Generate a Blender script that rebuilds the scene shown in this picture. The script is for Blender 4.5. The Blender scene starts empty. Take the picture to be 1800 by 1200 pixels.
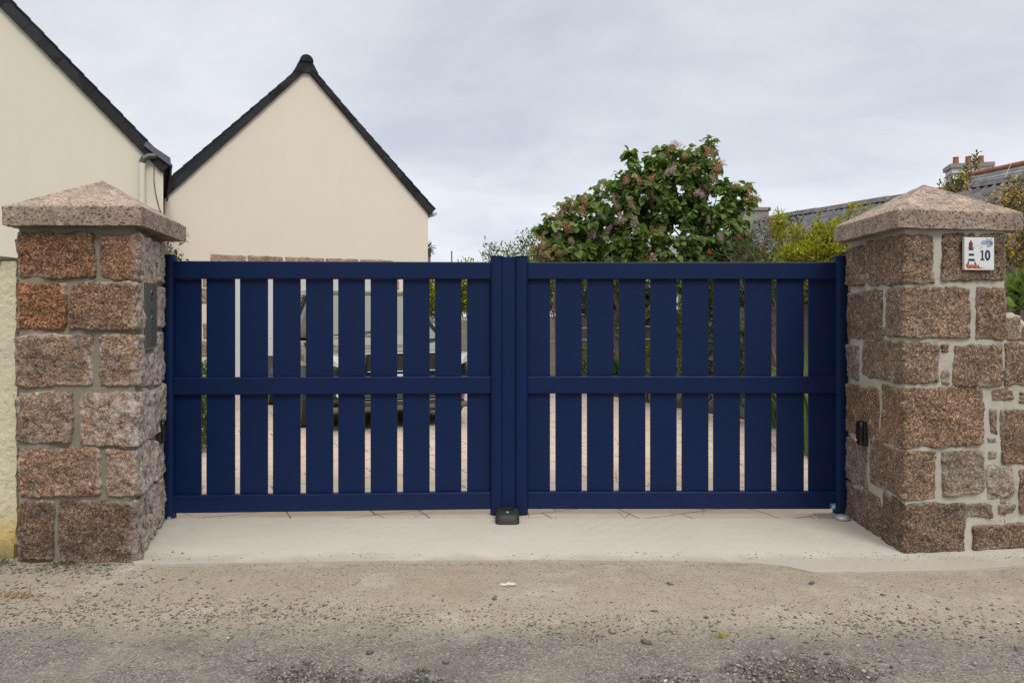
import bpy, bmesh, math, random
import numpy as np
from mathutils import Vector, Matrix, noise as mn
R = math.radians
scene = bpy.context.scene
col = scene.collection
# ------------------------------------------------------------------ camera, sky, sun, exposure
FPX, HY, EYE = 1350.0, 555.0, 1.4          # focal length in photo pixels, horizon row, eye height
cam_d = bpy.data.cameras.new("camera"); cam = bpy.data.objects.new("camera", cam_d); col.objects.link(cam)
cam.location = (0, 0, EYE); cam.rotation_euler = (R(90), 0, 0)
cam_d.sensor_width = 36; cam_d.lens = 27.0; cam_d.shift_y = -0.025; cam_d.clip_end = 3000; cam_d.clip_start = 0.05
scene.camera = cam
world = bpy.data.worlds.new("World"); scene.world = world; world.use_nodes = True
SUN_EL, SUN_AZ = R(46), R(158)              # azimuth clockwise from +Y (behind the camera, a little to the right)
sd = bpy.data.lights.new("sun", 'SUN'); sd.energy = 1.35; sd.angle = R(22); sd.color = (1.0, .95, .88)
sun = bpy.data.objects.new("sun", sd); col.objects.link(sun)
sun.rotation_euler = (R(90) - SUN_EL, 0, math.pi - SUN_AZ)
scene.view_settings.view_transform = 'Standard'; scene.view_settings.look = 'None'
scene.view_settings.exposure = 0.30; scene.view_settings.gamma = 1.0

class NT:
    def __init__(s, nt): s.nt = nt; nt.nodes.clear()
    def n(s, t, ins=None, **props):
        nd = s.nt.nodes.new(t)
        for k, v in props.items(): setattr(nd, k, v)
        for k, v in (ins or {}).items():
            if isinstance(v, bpy.types.NodeSocket): s.nt.links.new(v, nd.inputs[k])
            else: nd.inputs[k].default_value = v
        return nd
    def math(s, op, a, b=0.0, c=None, clamp=False):
        d = {0: a, 1: b}
        if c is not None: d[2] = c
        return s.n('ShaderNodeMath', d, operation=op, use_clamp=clamp).outputs[0]
    def mix(s, f, a, b, mode='MIX'):
        nd = s.nt.nodes.new('ShaderNodeMix'); nd.data_type = 'RGBA'; nd.blend_type = mode
        for i, v in ((0, f), (6, a), (7, b)):
            if isinstance(v, bpy.types.NodeSocket): s.nt.links.new(v, nd.inputs[i])
            else: nd.inputs[i].default_value = v if i == 0 else (*v[:3], 1)
        return nd.outputs[2]
    def ramp(s, f, stops, interp='LINEAR'):
        nd = s.n('ShaderNodeValToRGB', {0: f}); cr = nd.color_ramp; cr.interpolation = interp
        while len(cr.elements) < len(stops): cr.elements.new(0.5)
        for e, (p, c) in zip(cr.elements, stops):
            e.position = p; e.color = (c, c, c, 1) if isinstance(c, (int, float)) else (*c[:3], 1)
        return nd.outputs[0]
    def noise(s, vec, scale, detail=4, rough=.55, out=0, dist=0.0):
        return s.n('ShaderNodeTexNoise', {'Vector': vec, 'Scale': scale, 'Detail': detail, 'Roughness': rough, 'Distortion': dist}).outputs[out]
    def vor(s, vec, scale, feature='F1', out='Distance', rnd=1.0):
        return s.n('ShaderNodeTexVoronoi', {'Vector': vec, 'Scale': scale, 'Randomness': rnd}, feature=feature).outputs[out]
    def mapping(s, vec, loc=(0,0,0), rot=(0,0,0), sc=(1,1,1)):
        return s.n('ShaderNodeMapping', {0: vec, 1: loc, 2: rot, 3: sc}).outputs[0]

def sky():
    t = NT(world.node_tree)
    tc = t.n('ShaderNodeTexCoord').outputs['Generated']
    sk = t.n('ShaderNodeTexSky', sky_type='NISHITA')
    sk.sun_disc = False; sk.sun_elevation = SUN_EL; sk.sun_rotation = SUN_AZ
    sk.air_density = 1.2; sk.dust_density = 3.0
    z = t.n('ShaderNodeSeparateXYZ', {0: tc}).outputs
    zz = t.math('MAXIMUM', z[2], 0.0)
    # flat cloud deck: project the direction on a plane overhead
    den = t.math('ADD', zz, 0.34)
    px = t.math('DIVIDE', z[0], den); py = t.math('DIVIDE', z[1], den)
    v = t.n('ShaderNodeCombineXYZ', {0: px, 1: py, 2: 0.0}).outputs[0]
    n1 = t.noise(t.mapping(v, (3.1, 1.7, 0), (0,0,.7), (1, 1.25, 1)), 1.15, 6, .55, dist=.9)
    n2 = t.noise(t.mapping(v, (7.7, 4.2, 0), (0,0,.7), (1, 1.6, 1)), 3.4, 6, .6, dist=.7)
    m = t.math('ADD', t.math('MULTIPLY', n1, .7), t.math('MULTIPLY', n2, .3))
    c = t.ramp(m, [(.34, (4.75, 5.1, 5.8)), (.48, (5.65, 5.95, 6.55)), (.64, (6.6, 6.8, 7.2))])
    hor = t.ramp(zz, [(0.0, 1.26), (.08, 1.2), (.2, 1.05), (.36, .98), (.55, (1.5, 1.4, 1.25)), (1.0, (2.5, 2.3, 1.95))])
    c = t.mix(1.0, c, hor, 'MULTIPLY')
    f = t.mix(.96, sk.outputs[0], c)
    bg = t.n('ShaderNodeBackground', {0: f, 1: 0.1})
    t.n('ShaderNodeOutputWorld', {0: bg.outputs[0]})
sky()

# ------------------------------------------------------------------ helpers
def P(px, py, d): return Vector(((px-900)/FPX*d, d, EYE+(HY-py)/FPX*d))
def tag(o, label=None, cat=None, group=None, kind=None):
    for k, v in (('label', label), ('category', cat), ('group', group), ('kind', kind)):
        if v: o[k] = v
    return o
def thing(name, label, cat, loc=(0,0,0), rz=0, group=None):
    o = bpy.data.objects.new(name, None); col.objects.link(o); o.location = loc; o.rotation_euler = (0,0,rz)
    o.empty_display_size = .1
    return tag(o, label, cat, group)
class MB:
    def __init__(s): s.v = []; s.f = []; s.mi = []; s.m = 0; s.att = None
    def add(s, vs, fs):
        o = len(s.v); s.v.extend([tuple(v) for v in vs]); s.f.extend([tuple(i+o for i in f) for f in fs]); s.mi.extend([s.m]*len(fs)); return s
    def box(s, a, b, bev=0.0, M=None, seg=1):
        if bev > 0:
            bm = bmesh.new(); bmesh.ops.create_cube(bm, size=1)
            for v in bm.verts: v.co = Vector([(a[i]+b[i])/2 + v.co[i]*(b[i]-a[i]) for i in range(3)])
            bmesh.ops.bevel(bm, geom=bm.edges[:], offset=bev, segments=seg, affect='EDGES', profile=.5)
            if M is not None: bmesh.ops.transform(bm, matrix=M, verts=bm.verts)
            bm.verts.index_update()
            s.add([v.co[:] for v in bm.verts], [[v.index for v in f.verts] for f in bm.faces]); bm.free(); return s
        vs = [(x,y,z) for z in (a[2],b[2]) for y in (a[1],b[1]) for x in (a[0],b[0])]
        if M is not None: vs = [M @ Vector(v) for v in vs]
        return s.add(vs, [(0,2,3,1),(4,5,7,6),(0,1,5,4),(2,6,7,3),(0,4,6,2),(1,3,7,5)])
    def prism(s, poly, vec, M=None):       # closed 3-D polygon pushed along vec
        n = len(poly); vs = [Vector(p) for p in poly] + [Vector(p)+Vector(vec) for p in poly]
        if M is not None: vs = [M @ v for v in vs]
        return s.add(vs, [tuple(range(n))[::-1], tuple(range(n, 2*n))] + [(i, (i+1)%n, n+(i+1)%n, n+i) for i in range(n)])
    def tube(s, pts, rad, n=8, cap=True):
        pts = [Vector(p) for p in pts]; rad = rad if isinstance(rad, (list, tuple)) else [rad]*len(pts)
        vs = []; fs = []; up = Vector((0,0,1))
        for i, p in enumerate(pts):
            d = (pts[min(i+1, len(pts)-1)] - pts[max(i-1, 0)]).normalized()
            a = d.cross(up); a = a.normalized() if a.length > .05 else d.cross(Vector((0,1,0))).normalized()
            b = d.cross(a)
            for k in range(n):
                t = 2*math.pi*k/n; vs.append(p + (a*math.cos(t) + b*math.sin(t))*rad[i])
        for i in range(len(pts)-1):
            for k in range(n): fs.append((i*n+k, i*n+(k+1)%n, (i+1)*n+(k+1)%n, (i+1)*n+k))
        if cap: fs.append(tuple(range(n))); fs.append(tuple(range((len(pts)-1)*n, len(pts)*n))[::-1])
        return s.add(vs, fs)
    def lathe(s, prof, c, axis='Z', n=24):  # prof: (r, h)
        vs = []; fs = []
        for r, h in prof:
            for k in range(n):
                t = 2*math.pi*k/n; x, y = r*math.cos(t), r*math.sin(t)
                vs.append(Vector(c)+Vector({'Z': (x,y,h), 'X': (h,x,y), 'Y': (x,h,y)}[axis]))
        for i in range(len(prof)-1):
            for k in range(n): fs.append((i*n+k, i*n+(k+1)%n, (i+1)*n+(k+1)%n, (i+1)*n+k))
        fs.append(tuple(range(n))[::-1]); fs.append(tuple(range((len(prof)-1)*n, len(prof)*n)))
        return s.add(vs, fs)
    def build(s, name, mat, parent=None, org=(0,0,0), smooth=False, recalc=True, attr=None):
        me = bpy.data.meshes.new(name); o = Vector(org)
        me.from_pydata([tuple(Vector(v)-o) for v in s.v], [], s.f)
        for m in (mat if isinstance(mat, (list, tuple)) else [mat]): me.materials.append(m)
        if any(s.mi): me.polygons.foreach_set('material_index', s.mi)
        if recalc:
            bm = bmesh.new(); bm.from_mesh(me); bmesh.ops.recalc_face_normals(bm, faces=bm.faces); bm.to_mesh(me); bm.free()
        if smooth: me.polygons.foreach_set('use_smooth', [True]*len(me.polygons))
        if attr is not None:
            a = me.color_attributes.new('tint', 'FLOAT_COLOR', 'POINT'); a.data.foreach_set('color', np.asarray(attr, 'f').ravel())
        ob = bpy.data.objects.new(name, me); col.objects.link(ob)
        if parent is not None: ob.parent = parent
        return ob
def bevelmod(o, w=.004, seg=2, ang=40):
    m = o.modifiers.new('bevel', 'BEVEL'); m.width = w; m.segments = seg; m.limit_method = 'ANGLE'; m.angle_limit = R(ang); return o
def fast_mesh(name, V, F, mat, parent=None, tint=None, smooth=False):
    """V (n,3) array, F (m,k) array of quads/tris"""
    me = bpy.data.meshes.new(name); m, k = F.shape
    me.vertices.add(len(V)); me.vertices.foreach_set('co', V.astype('f').ravel())
    me.loops.add(m*k); me.loops.foreach_set('vertex_index', F.astype('i').ravel())
    me.polygons.add(m); me.polygons.foreach_set('loop_start', np.arange(0, m*k, k, dtype='i'))
    me.polygons.foreach_set('loop_total', np.full(m, k, 'i'))
    me.update(calc_edges=True); me.validate()
    me.materials.append(mat)
    if smooth: me.polygons.foreach_set('use_smooth', [True]*m)
    if tint is not None:
        a = me.color_attributes.new('tint', 'FLOAT_COLOR', 'POINT'); a.data.foreach_set('color', tint.astype('f').ravel())
    ob = bpy.data.objects.new(name, me); col.objects.link(ob)
    if parent is not None: ob.parent = parent
    return ob

# ------------------------------------------------------------------ materials
def mat(name, fn, disp=False):
    m = bpy.data.materials.new(name); m.use_nodes = True; t = NT(m.node_tree)
    obj = t.n('ShaderNodeNewGeometry').outputs['Position']
    d = fn(t, obj)
    b = t.n('ShaderNodeBsdfPrincipled', {k: v for k, v in d.items() if k not in ('bump', 'bs', 'bd', 'trans')})
    if 'bump' in d:
        bp = t.n('ShaderNodeBump', {'Height': d['bump'], 'Strength': d.get('bs', .5), 'Distance': d.get('bd', .005)})
        t.nt.links.new(bp.outputs[0], b.inputs['Normal'])
    out = b.outputs[0]
    if 'trans' in d:
        tr = t.n('ShaderNodeBsdfTranslucent', {0: d['trans']}); out = t.n('ShaderNodeMixShader', {0: .32, 1: out, 2: tr.outputs[0]}).outputs[0]
    t.n('ShaderNodeOutputMaterial', {0: out})
    return m
def plain(name, c, rough=.6, metal=0.0, var=.12, scale=8, bs=.15, bscale=60, bd=.002, **kw):
    def fn(t, p):
        n = t.noise(p, scale, 5)
        c0 = tuple(x*(1-var) for x in c); c1 = tuple(min(1, x*(1+var)) for x in c)
        return {'Base Color': t.mix(n, c0, c1), 'Roughness': rough, 'Metallic': metal, 'bump': t.noise(p, bscale, 4), 'bs': bs, 'bd': bd, **kw}
    return mat(name, fn)

def attr(t): return t.n('ShaderNodeSeparateColor', {0: t.n('ShaderNodeVertexColor', layer_name='tint').outputs[0]}).outputs

def granite(name, tones, lime_c, dark=.30, sc=128):
    def fn(t, p):
        a = attr(t)
        w = t.n('ShaderNodeVectorMath', {0: p, 1: t.n('ShaderNodeVectorMath', {0: t.noise(p, 60, 2, out=1), 'Scale': .012}, operation='SCALE').outputs[0]}, operation='ADD').outputs[0]
        g = t.n('ShaderNodeSeparateColor', {0: t.vor(w, sc, out='Color')}).outputs[0]
        c = t.ramp(g, [(0, tones[0]), (dark*.55, tones[1]), (dark, tones[2]), (.62, tones[3]), (.86, tones[4]), (1, tones[4])], 'CONSTANT')
        c = t.mix(.30, c, t.ramp(t.noise(p, 75, 5, .7), [(.3, tones[1]), (.5, tones[2]), (.68, tones[3])]))
        br = t.ramp(t.noise(p, 7, 6, .65), [(.3, .62), (.7, 1.25)])
        c = t.mix(1, c, br, 'MULTIPLY')
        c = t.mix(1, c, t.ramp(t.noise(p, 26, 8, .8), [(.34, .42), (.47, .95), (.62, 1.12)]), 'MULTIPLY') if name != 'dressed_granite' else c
        hue = t.mix(a[2], (.82, .95, 1.12), (1.34, .93, .66))
        c = t.mix(1, c, hue, 'MULTIPLY')
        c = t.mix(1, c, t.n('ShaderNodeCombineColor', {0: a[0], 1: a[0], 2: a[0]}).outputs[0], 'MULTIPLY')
        ln = t.ramp(t.noise(p, 22, 7, .72), [(.38, 0.0), (.62, 1.0)])
        lf = t.math('MULTIPLY', a[1], ln, clamp=True)
        lf = t.math('MULTIPLY', lf, t.ramp(t.noise(p, 180, 2), [(.4, .45), (.6, 1.0)]))
        c = t.mix(lf, c, lime_c)
        h = t.math('ADD', t.noise(p, 70, 5, .7), t.math('MULTIPLY', t.noise(p, 22, 4, .6), 1.4))
        return {'Base Color': c, 'Roughness': .88, 'bump': h, 'bs': 1.0, 'bd': .009}
    return mat(name, fn)
TN = [(.010,.009,.008), (.050,.033,.021), (.168,.104,.060), (.30,.195,.115), (.46,.36,.265)]
M = {}
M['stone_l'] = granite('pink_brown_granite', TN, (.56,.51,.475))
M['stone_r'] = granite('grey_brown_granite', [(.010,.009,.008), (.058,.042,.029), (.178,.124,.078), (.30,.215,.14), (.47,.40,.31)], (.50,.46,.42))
M['cap'] = granite('dressed_granite', [(.02,.019,.018), (.17,.14,.11), (.37,.285,.215), (.43,.35,.275), (.50,.45,.38)], (.075,.075,.075), dark=.22, sc=105)
def mortar(name, c, green):
    def fn(t, p):
        n = t.noise(p, 5, 5); m = t.mix(n, tuple(x*.72 for x in c), tuple(x*1.2 for x in c))
        m = t.mix(t.math('MULTIPLY', t.ramp(t.noise(p, 3.1, 4), [(.45, 0), (.7, 1)]), .5), m, green)
        m = t.mix(t.ramp(t.vor(p, 160), [(.0, .35), (.12, 0)]), m, tuple(x*.35 for x in c))
        return {'Base Color': m, 'Roughness': .93, 'bump': t.math('ADD', t.noise(p, 34, 5, .65), t.math('MULTIPLY', t.noise(p, 200, 2), .3)), 'bs': .8, 'bd': .006}
    return mat(name, fn)
M['mortar_l'] = mortar('greenish_old_mortar', (.225,.20,.155), (.135,.14,.095))
M['mortar_r'] = mortar('pale_grey_mortar', (.45,.425,.36), (.33,.325,.26))
def slab_fn(t, p):
    n = t.noise(p, 1.6, 6, .6); c = t.mix(n, (.465,.435,.38), (.56,.528,.468))
    c = t.mix(t.math('MULTIPLY', t.ramp(t.noise(t.mapping(p, sc=(1, 5, 1)), 2.4, 6, .6), [(.5, 0), (.72, 1)]), .35), c, (.60,.58,.53))
    c = t.mix(t.math('MULTIPLY', t.ramp(t.noise(p, 90, 3), [(.35, 0), (.65, 1)]), .22), c, (.36,.33,.28))
    q = t.mapping(p, (0,0,0), (0,0,R(38)))
    ty = t.math('MULTIPLY', t.ramp(t.n('ShaderNodeTexWave', {'Vector': q, 'Scale': 3.2, 'Distortion': 1.2, 'Detail': 3, 'Detail Scale': 1.5}, bands_direction='X').outputs[1], [(.86, 0), (.97, 1)]), t.ramp(t.noise(p, 1.1, 4), [(.48, 0), (.66, .35)]))
    c = t.mix(ty, c, (.40,.36,.30))
    st = t.ramp(t.noise(p, 4.2, 6, .7), [(.56, 0), (.74, .4)]); c = t.mix(st, c, (.40,.365,.31))
    # dust and sand carried on to the front edge, a damp patch on the right
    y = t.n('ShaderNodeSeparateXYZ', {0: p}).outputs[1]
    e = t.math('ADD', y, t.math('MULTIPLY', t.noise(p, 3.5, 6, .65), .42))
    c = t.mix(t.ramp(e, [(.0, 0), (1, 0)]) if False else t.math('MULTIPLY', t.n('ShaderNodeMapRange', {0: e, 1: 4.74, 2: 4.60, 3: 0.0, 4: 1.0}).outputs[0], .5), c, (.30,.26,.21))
    c = t.mix(t.math('MULTIPLY', t.ramp(t.vor(p, 26), [(.0, 1), (.028, 0)]), t.ramp(t.noise(p, 14, 1), [(.60, 0), (.62, .9)])), c, (.07,.06,.05))
    return {'Base Color': c, 'Roughness': .9, 'bump': t.noise(p, 130, 4, .6), 'bs': .35, 'bd': .003}
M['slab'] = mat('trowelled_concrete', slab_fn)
def road_fn(t, p):
    s = t.n('ShaderNodeSeparateXYZ', {0: p}).outputs
    big = t.noise(p, 1.3, 6, .6); mid = t.noise(p, 6, 6, .65); fine = t.noise(p, 70, 4, .7)
    agg = t.n('ShaderNodeSeparateColor', {0: t.vor(p, 130, out='Color')}).outputs
    asph = t.ramp(agg[0], [(0, (.045,.043,.040)), (.25, (.125,.118,.106)), (.6, (.195,.182,.16)), (.88, (.34,.315,.27))], 'CONSTANT')
    asph = t.mix(.42, asph, t.mix(mid, (.12,.114,.103), (.24,.222,.192)))
    tar = t.ramp(t.noise(p, 2.2, 5, .6), [(.52, 0), (.70, .55)])
    asph = t.mix(tar, asph, (.10,.098,.095))
    sand = t.mix(mid, (.265,.226,.178), (.395,.342,.275))
    sand = t.mix(t.math('MULTIPLY', t.ramp(agg[1], [(.0, 1), (.16, 0)], 'CONSTANT'), .55), sand, (.12,.105,.09))
    sand = t.mix(t.ramp(t.noise(p, 2.0, 6, .7), [(.52, 0), (.72, .65)]), sand, (.47,.43,.37))
    red = t.ramp(t.noise(p, 1.7, 4), [(.55, 0), (.75, .4)]); sand = t.mix(red, sand, (.30,.19,.12))
    # sandy verge towards the gate, bare asphalt towards the camera
    e = t.math('ADD', s[1], t.math('ADD', t.math('MULTIPLY', big, .35), t.math('MULTIPLY', mid, .22)))
    f = t.n('ShaderNodeMapRange', {0: e, 1: 3.56, 2: 3.86, 3: 0.0, 4: 1.0}).outputs[0]
    f2 = t.ramp(t.math('ADD', t.noise(p, 2.6, 7, .7), t.math('MULTIPLY', f, .05)), [(.46, 0), (.66, .6)])
    f = t.math('MAXIMUM', f, t.math('MULTIPLY', f2, t.ramp(fine, [(.4, .35), (.62, 1)])))
    c = t.mix(f, asph, sand)
    c = t.mix(t.math('MULTIPLY', attr(t)[0], .8), c, t.ramp(agg[2], [(0, (.03,.03,.028)), (.4, (.075,.07,.06)), (.75, (.16,.14,.105)), (.93, (.30,.27,.22))], 'CONSTANT'))
    return {'Base Color': c, 'Roughness': .92, 'bump': t.math('ADD', t.math('MULTIPLY', fine, .8), t.math('ADD', agg[0], mid)), 'bs': .75, 'bd': .006}
M['road'] = mat('dusty_asphalt', road_fn)
def pave_fn(t, p):
    q = t.mapping(p, (0.31, .12, 0), (0,0,R(-24)))
    br = t.n('ShaderNodeTexBrick', {'Vector': t.n('ShaderNodeVectorMath', {0: q, 1: t.n('ShaderNodeVectorMath', {0: t.noise(p, 2.5, 5, .6, out=1), 'Scale': .05}, operation='SCALE').outputs[0]}, operation='ADD').outputs[0],
        'Scale': 1.0, 'Mortar Size': .006, 'Mortar Smooth': .3, 'Brick Width': .55, 'Row Height': .42}); br.offset = .4
    n = t.noise(p, 4, 6, .6)
    c = t.mix(n, (.43,.335,.275), (.56,.455,.385))
    c = t.mix(t.ramp(t.noise(p, 1.1, 4), [(.4, 0), (.7, .5)]), c, (.56,.485,.42))
    crk = t.vor(t.mapping(p, sc=(1, .45, 1)), 3.2, 'DISTANCE_TO_EDGE')
    ck = t.math('MULTIPLY', t.ramp(crk, [(0, 1), (.02, 0)]), t.ramp(t.noise(p, 3, 3), [(.45, 0), (.6, .75)]))
    c = t.mix(ck, c, (.14,.10,.085)); c = t.mix(br.outputs[1], c, (.15,.115,.10))
    return {'Base Color': c, 'Roughness': .85, 'bump': t.math('SUBTRACT', t.noise(p, 11, 6, .6), t.math('ADD', br.outputs[1], ck)), 'bs': .7, 'bd': .006}
M['paving'] = mat('stamped_pink_paving', pave_fn)
def soil_fn(t, p): return {'Base Color': t.ramp(t.noise(p, 25, 7, .7), [(.3, (.035,.026,.018)), (.6, (.10,.075,.05)), (.8, (.17,.14,.10))]), 'Roughness': .95, 'bump': t.noise(p, 30, 6, .7), 'bs': 1, 'bd': .02}
M['soil'] = mat('garden_soil', soil_fn)
M['land'] = mat('rough_ground', lambda t, p: {'Base Color': t.mix(t.ramp(t.noise(p, .6, 6), [(.4, 0), (.6, 1)]), (.11,.12,.055), (.17,.15,.10)), 'Roughness': .95, 'bump': t.noise(p, 9, 6), 'bs': .8, 'bd': .03})
def render_fn(c, c2, bs, sc, stain=(.30,.28,.22), sf=.25):
    def fn(t, p):
        m = t.mix(t.noise(p, .9, 6, .6), c, c2)
        st = t.math('MULTIPLY', t.ramp(t.noise(t.mapping(p, sc=(3, 3, .35)), 1.3, 6, .65), [(.52, 0), (.78, 1)]), sf)
        m = t.mix(st, m, stain)
        m = t.mix(t.math('MULTIPLY', t.noise(p, 60, 3), .12), m, tuple(x*.6 for x in c))
        return {'Base Color': m, 'Roughness': .9, 'bump': t.noise(p, sc, 5, .6), 'bs': bs, 'bd': .006}
    return fn
M['render_far'] = mat('cream_render', render_fn((.70,.635,.545), (.74,.675,.585), .25, 45, (.45,.40,.32), .06))
M['render_left'] = mat('ivory_render', render_fn((.63,.60,.50), (.675,.64,.535), .25, 45, (.42,.40,.29), .08))
def wall_fn(t, p):
    m = t.mix(t.noise(p, 2.5, 6, .65), (.58,.53,.375), (.70,.645,.48))
    z = t.n('ShaderNodeSeparateXYZ', {0: p}).outputs[2]
    zz = t.math('ADD', z, t.math('MULTIPLY', t.noise(p, 7, 6, .7), .3))
    f = t.n('ShaderNodeMapRange', {0: zz, 1: .48, 2: .28, 3: 0.0, 4: 1.0}).outputs[0]
    m = t.mix(f, m, (.58,.45,.17))
    f = t.n('ShaderNodeMapRange', {0: zz, 1: .30, 2: .12, 3: 0.0, 4: .85}).outputs[0]
    m = t.mix(f, m, (.16,.125,.06))
    m = t.mix(t.math('MULTIPLY', t.ramp(t.noise(p, 17, 6, .75), [(.60, 0), (.68, 1)]), .7), m, (.09,.08,.06))
    return {'Base Color': m, 'Roughness': .95, 'bump': t.noise(p, 65, 5, .7), 'bs': 1, 'bd': .012}
M['wall_rough'] = mat('roughcast_yellowed', wall_fn)
def slate_fn(t, p):
    g = t.n('ShaderNodeSeparateColor', {0: t.vor(t.mapping(p, sc=(1, 1, 1)), 3.2, out='Color')}).outputs[0]
    c = t.mix(g, (.010,.011,.014), (.026,.028,.034))
    c = t.mix(t.ramp(t.noise(p, 20, 5, .7), [(.62, 0), (.72, .5)]), c, (.16,.165,.16))
    return {'Base Color': c, 'Roughness': .72, 'Specular IOR Level': .22, 'bump': t.noise(p, 15, 5), 'bs': .4, 'bd': .01}
M['slate'] = mat('dark_slate', slate_fn)
M['slate_far'] = mat('weathered_slate', lambda t, p: {'Base Color': t.mix(t.ramp(t.noise(p, 3, 7, .7), [(.45, 0), (.7, 1)]), (.13,.15,.165), (.27,.28,.27)), 'Roughness': .7, 'bump': t.noise(p, 12, 6), 'bs': .7, 'bd': .02})
M['fibro'] = mat('grey_corrugated_cement', lambda t, p: {'Base Color': t.mix(t.ramp(t.noise(p, 5, 7, .7), [(.38, 0), (.7, 1)]), (.055,.053,.06), (.17,.165,.17)), 'Roughness': .85, 'bump': t.noise(p, 20, 6), 'bs': .7, 'bd': .01})
def gate_fn(t, p):
    n = t.noise(p, 2.4, 5, .6)
    c = t.mix(n, (.0022,.0112,.050), (.0034,.0142,.062))
    d = t.ramp(t.noise(p, 45, 6, .75), [(.62, 0), (.82, .05)])
    z = t.n('ShaderNodeSeparateXYZ', {0: p}).outputs[2]
    low = t.n('ShaderNodeMapRange', {0: t.math('ADD', z, t.math('MULTIPLY', t.noise(p, 9, 5), .25)), 1: .30, 2: .05, 3: 0.0, 4: .045}).outputs[0]
    c = t.mix(t.math('MAXIMUM', d, low), c, (.16,.145,.13))
    return {'Base Color': c, 'Roughness': t.ramp(t.noise(p, 7, 5), [(.3, .40), (.7, .52)]), 'Specular IOR Level': .17, 'bump': t.noise(p, 420, 2), 'bs': .12, 'bd': .001}
M['gate'] = mat('navy_powder_coat', gate_fn)
M['rubber'] = plain('black_rubber', (.022,.022,.022), .62, var=.3, bs=.3)
M['blackplastic'] = plain('gloss_black_plastic', (.006,.006,.007), .14, var=.1, bs=.03)
M['anthracite'] = plain('anthracite_plate', (.11,.105,.10), .5, .1, var=.15, bs=.08)
M['chrome'] = plain('bright_metal', (.62,.62,.62), .2, 1.0, var=.05, bs=.02)
M['galv'] = plain('galvanised_steel', (.42,.43,.43), .5, .35, var=.35, scale=30)
M['zinc'] = plain('grey_zinc', (.10,.105,.11), .45, .6, var=.2)
M['pvc'] = plain('ivory_pvc', (.60,.57,.48), .5, var=.05)
M['door'] = mat('white_garage_door', lambda t, p: {'Base Color': t.mix(t.noise(p, 2, 4), (.55,.55,.56), (.62,.62,.63)), 'Roughness': .45, 'bump': t.math('PINGPONG', t.n('ShaderNodeSeparateXYZ', {0: p}).outputs[2], .05), 'bs': .3, 'bd': .02})
M['terracotta'] = plain('terracotta', (.30,.105,.06), .8, var=.3, scale=12)
M['lichen_ridge'] = plain('lichened_ridge', (.26,.10,.065), .9, var=.5, scale=6)
M['white_render'] = plain('white_render', (.60,.61,.60), .9, var=.12, scale=2)
M['conc_old'] = plain('old_concrete', (.26,.245,.21), .93, var=.4, scale=4, bs=.6, bscale=30, bd=.01)
M['fence'] = mat('weathered_concrete_planks', lambda t, p: {'Base Color': t.mix(t.noise(t.mapping(p, sc=(3, 3, .7)), 3, 6, .7), (.12,.10,.08), (.30,.26,.205)), 'Roughness': .93, 'bump': t.noise(p, 40, 5), 'bs': .6, 'bd': .01})
M['carpaint'] = plain('dark_grey_metallic', (.045,.043,.042), .16, .75, var=.06, bs=.0, **{'Coat Weight': 1.0, 'Coat Roughness': .04})
M['glass'] = plain('tinted_glass', (.03,.045,.045), .03, 0.0, var=.05, bs=.0, **{'Specular IOR Level': 1.0, 'Coat Weight': 1.0, 'Coat Roughness': .02})
M['side_glass'] = plain('dark_side_glass', (.012,.013,.013), .06, 0.0, var=.05, bs=.0)
M['lens'] = plain('headlamp_lens', (.72,.74,.76), .12, .35, var=.08, bs=.02)
M['tyre'] = plain('tyre_rubber', (.02,.02,.02), .8, var=.2)
M['trim'] = plain('black_trim', (.014,.014,.014), .5, var=.2)
M['bark'] = mat('grey_brown_bark', lambda t, p: {'Base Color': t.mix(t.noise(p, 14, 6, .7), (.075,.055,.04), (.20,.16,.125)), 'Roughness': .9, 'bump': t.noise(t.mapping(p, sc=(1, 1, .2)), 60, 5), 'bs': .8, 'bd': .01})
M['tile'] = plain('glazed_white_tile', (.62,.63,.64), .18, var=.03, bs=.02)
def flat(n, c, r=.3): return plain(n, c, r, var=.08, bs=.02)
M['ink_navy'] = flat('glaze_navy', (.012,.012,.05)); M['ink_red'] = flat('glaze_dark_red', (.16,.012,.012))
M['ink_orange'] = flat('glaze_orange', (.42,.09,.03)); M['ink_blue'] = flat('glaze_pale_blue', (.26,.35,.46)); M['ink_grey'] = flat('glaze_grey', (.16,.17,.2))
M['sticker'] = flat('blue_sticker', (.10,.46,.68)); M['sticker_w'] = flat('white_print', (.75,.85,.9)); M['sticker_d'] = flat('dark_blue_print', (.03,.17,.32))
M['led'] = mat('red_lamp', lambda t, p: {'Base Color': (.5,.05,.03,1), 'Emission Color': (1,.12,.05,1), 'Emission Strength': 1.6})
M['paper'] = plain('pale_scrap', (.55,.55,.52), .8, var=.1)
def leafmat(name, c0, c1, c2=None, rough=.5, sp=.35):
    """c0..c1 by the leaf's own tint, c2 for the odd leaf"""
    def fn(t, p):
        a = attr(t); c = t.mix(a[0], c0, c1)
        if c2: c = t.mix(t.math('GREATER_THAN', a[1], .9), c, c2)
        c = t.mix(1, c, t.ramp(t.noise(p, 40, 3), [(.3, .8), (.7, 1.15)]), 'MULTIPLY')
        return {'Base Color': c, 'Roughness': rough, 'Specular IOR Level': sp, 'trans': t.mix(1, c, (1.5, 1.7, .9), 'MULTIPLY')}
    return mat(name, fn)
M['lilac_leaf'] = leafmat('lilac_leaf', (.038,.078,.018), (.185,.285,.062), (.19,.21,.05))
M['dark_leaf'] = leafmat('dark_leaf', (.025,.045,.015), (.075,.11,.035), (.12,.07,.03))
M['yg_leaf'] = leafmat('yellow_green_leaf', (.12,.15,.015), (.42,.41,.03), (.55,.48,.06))
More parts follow.
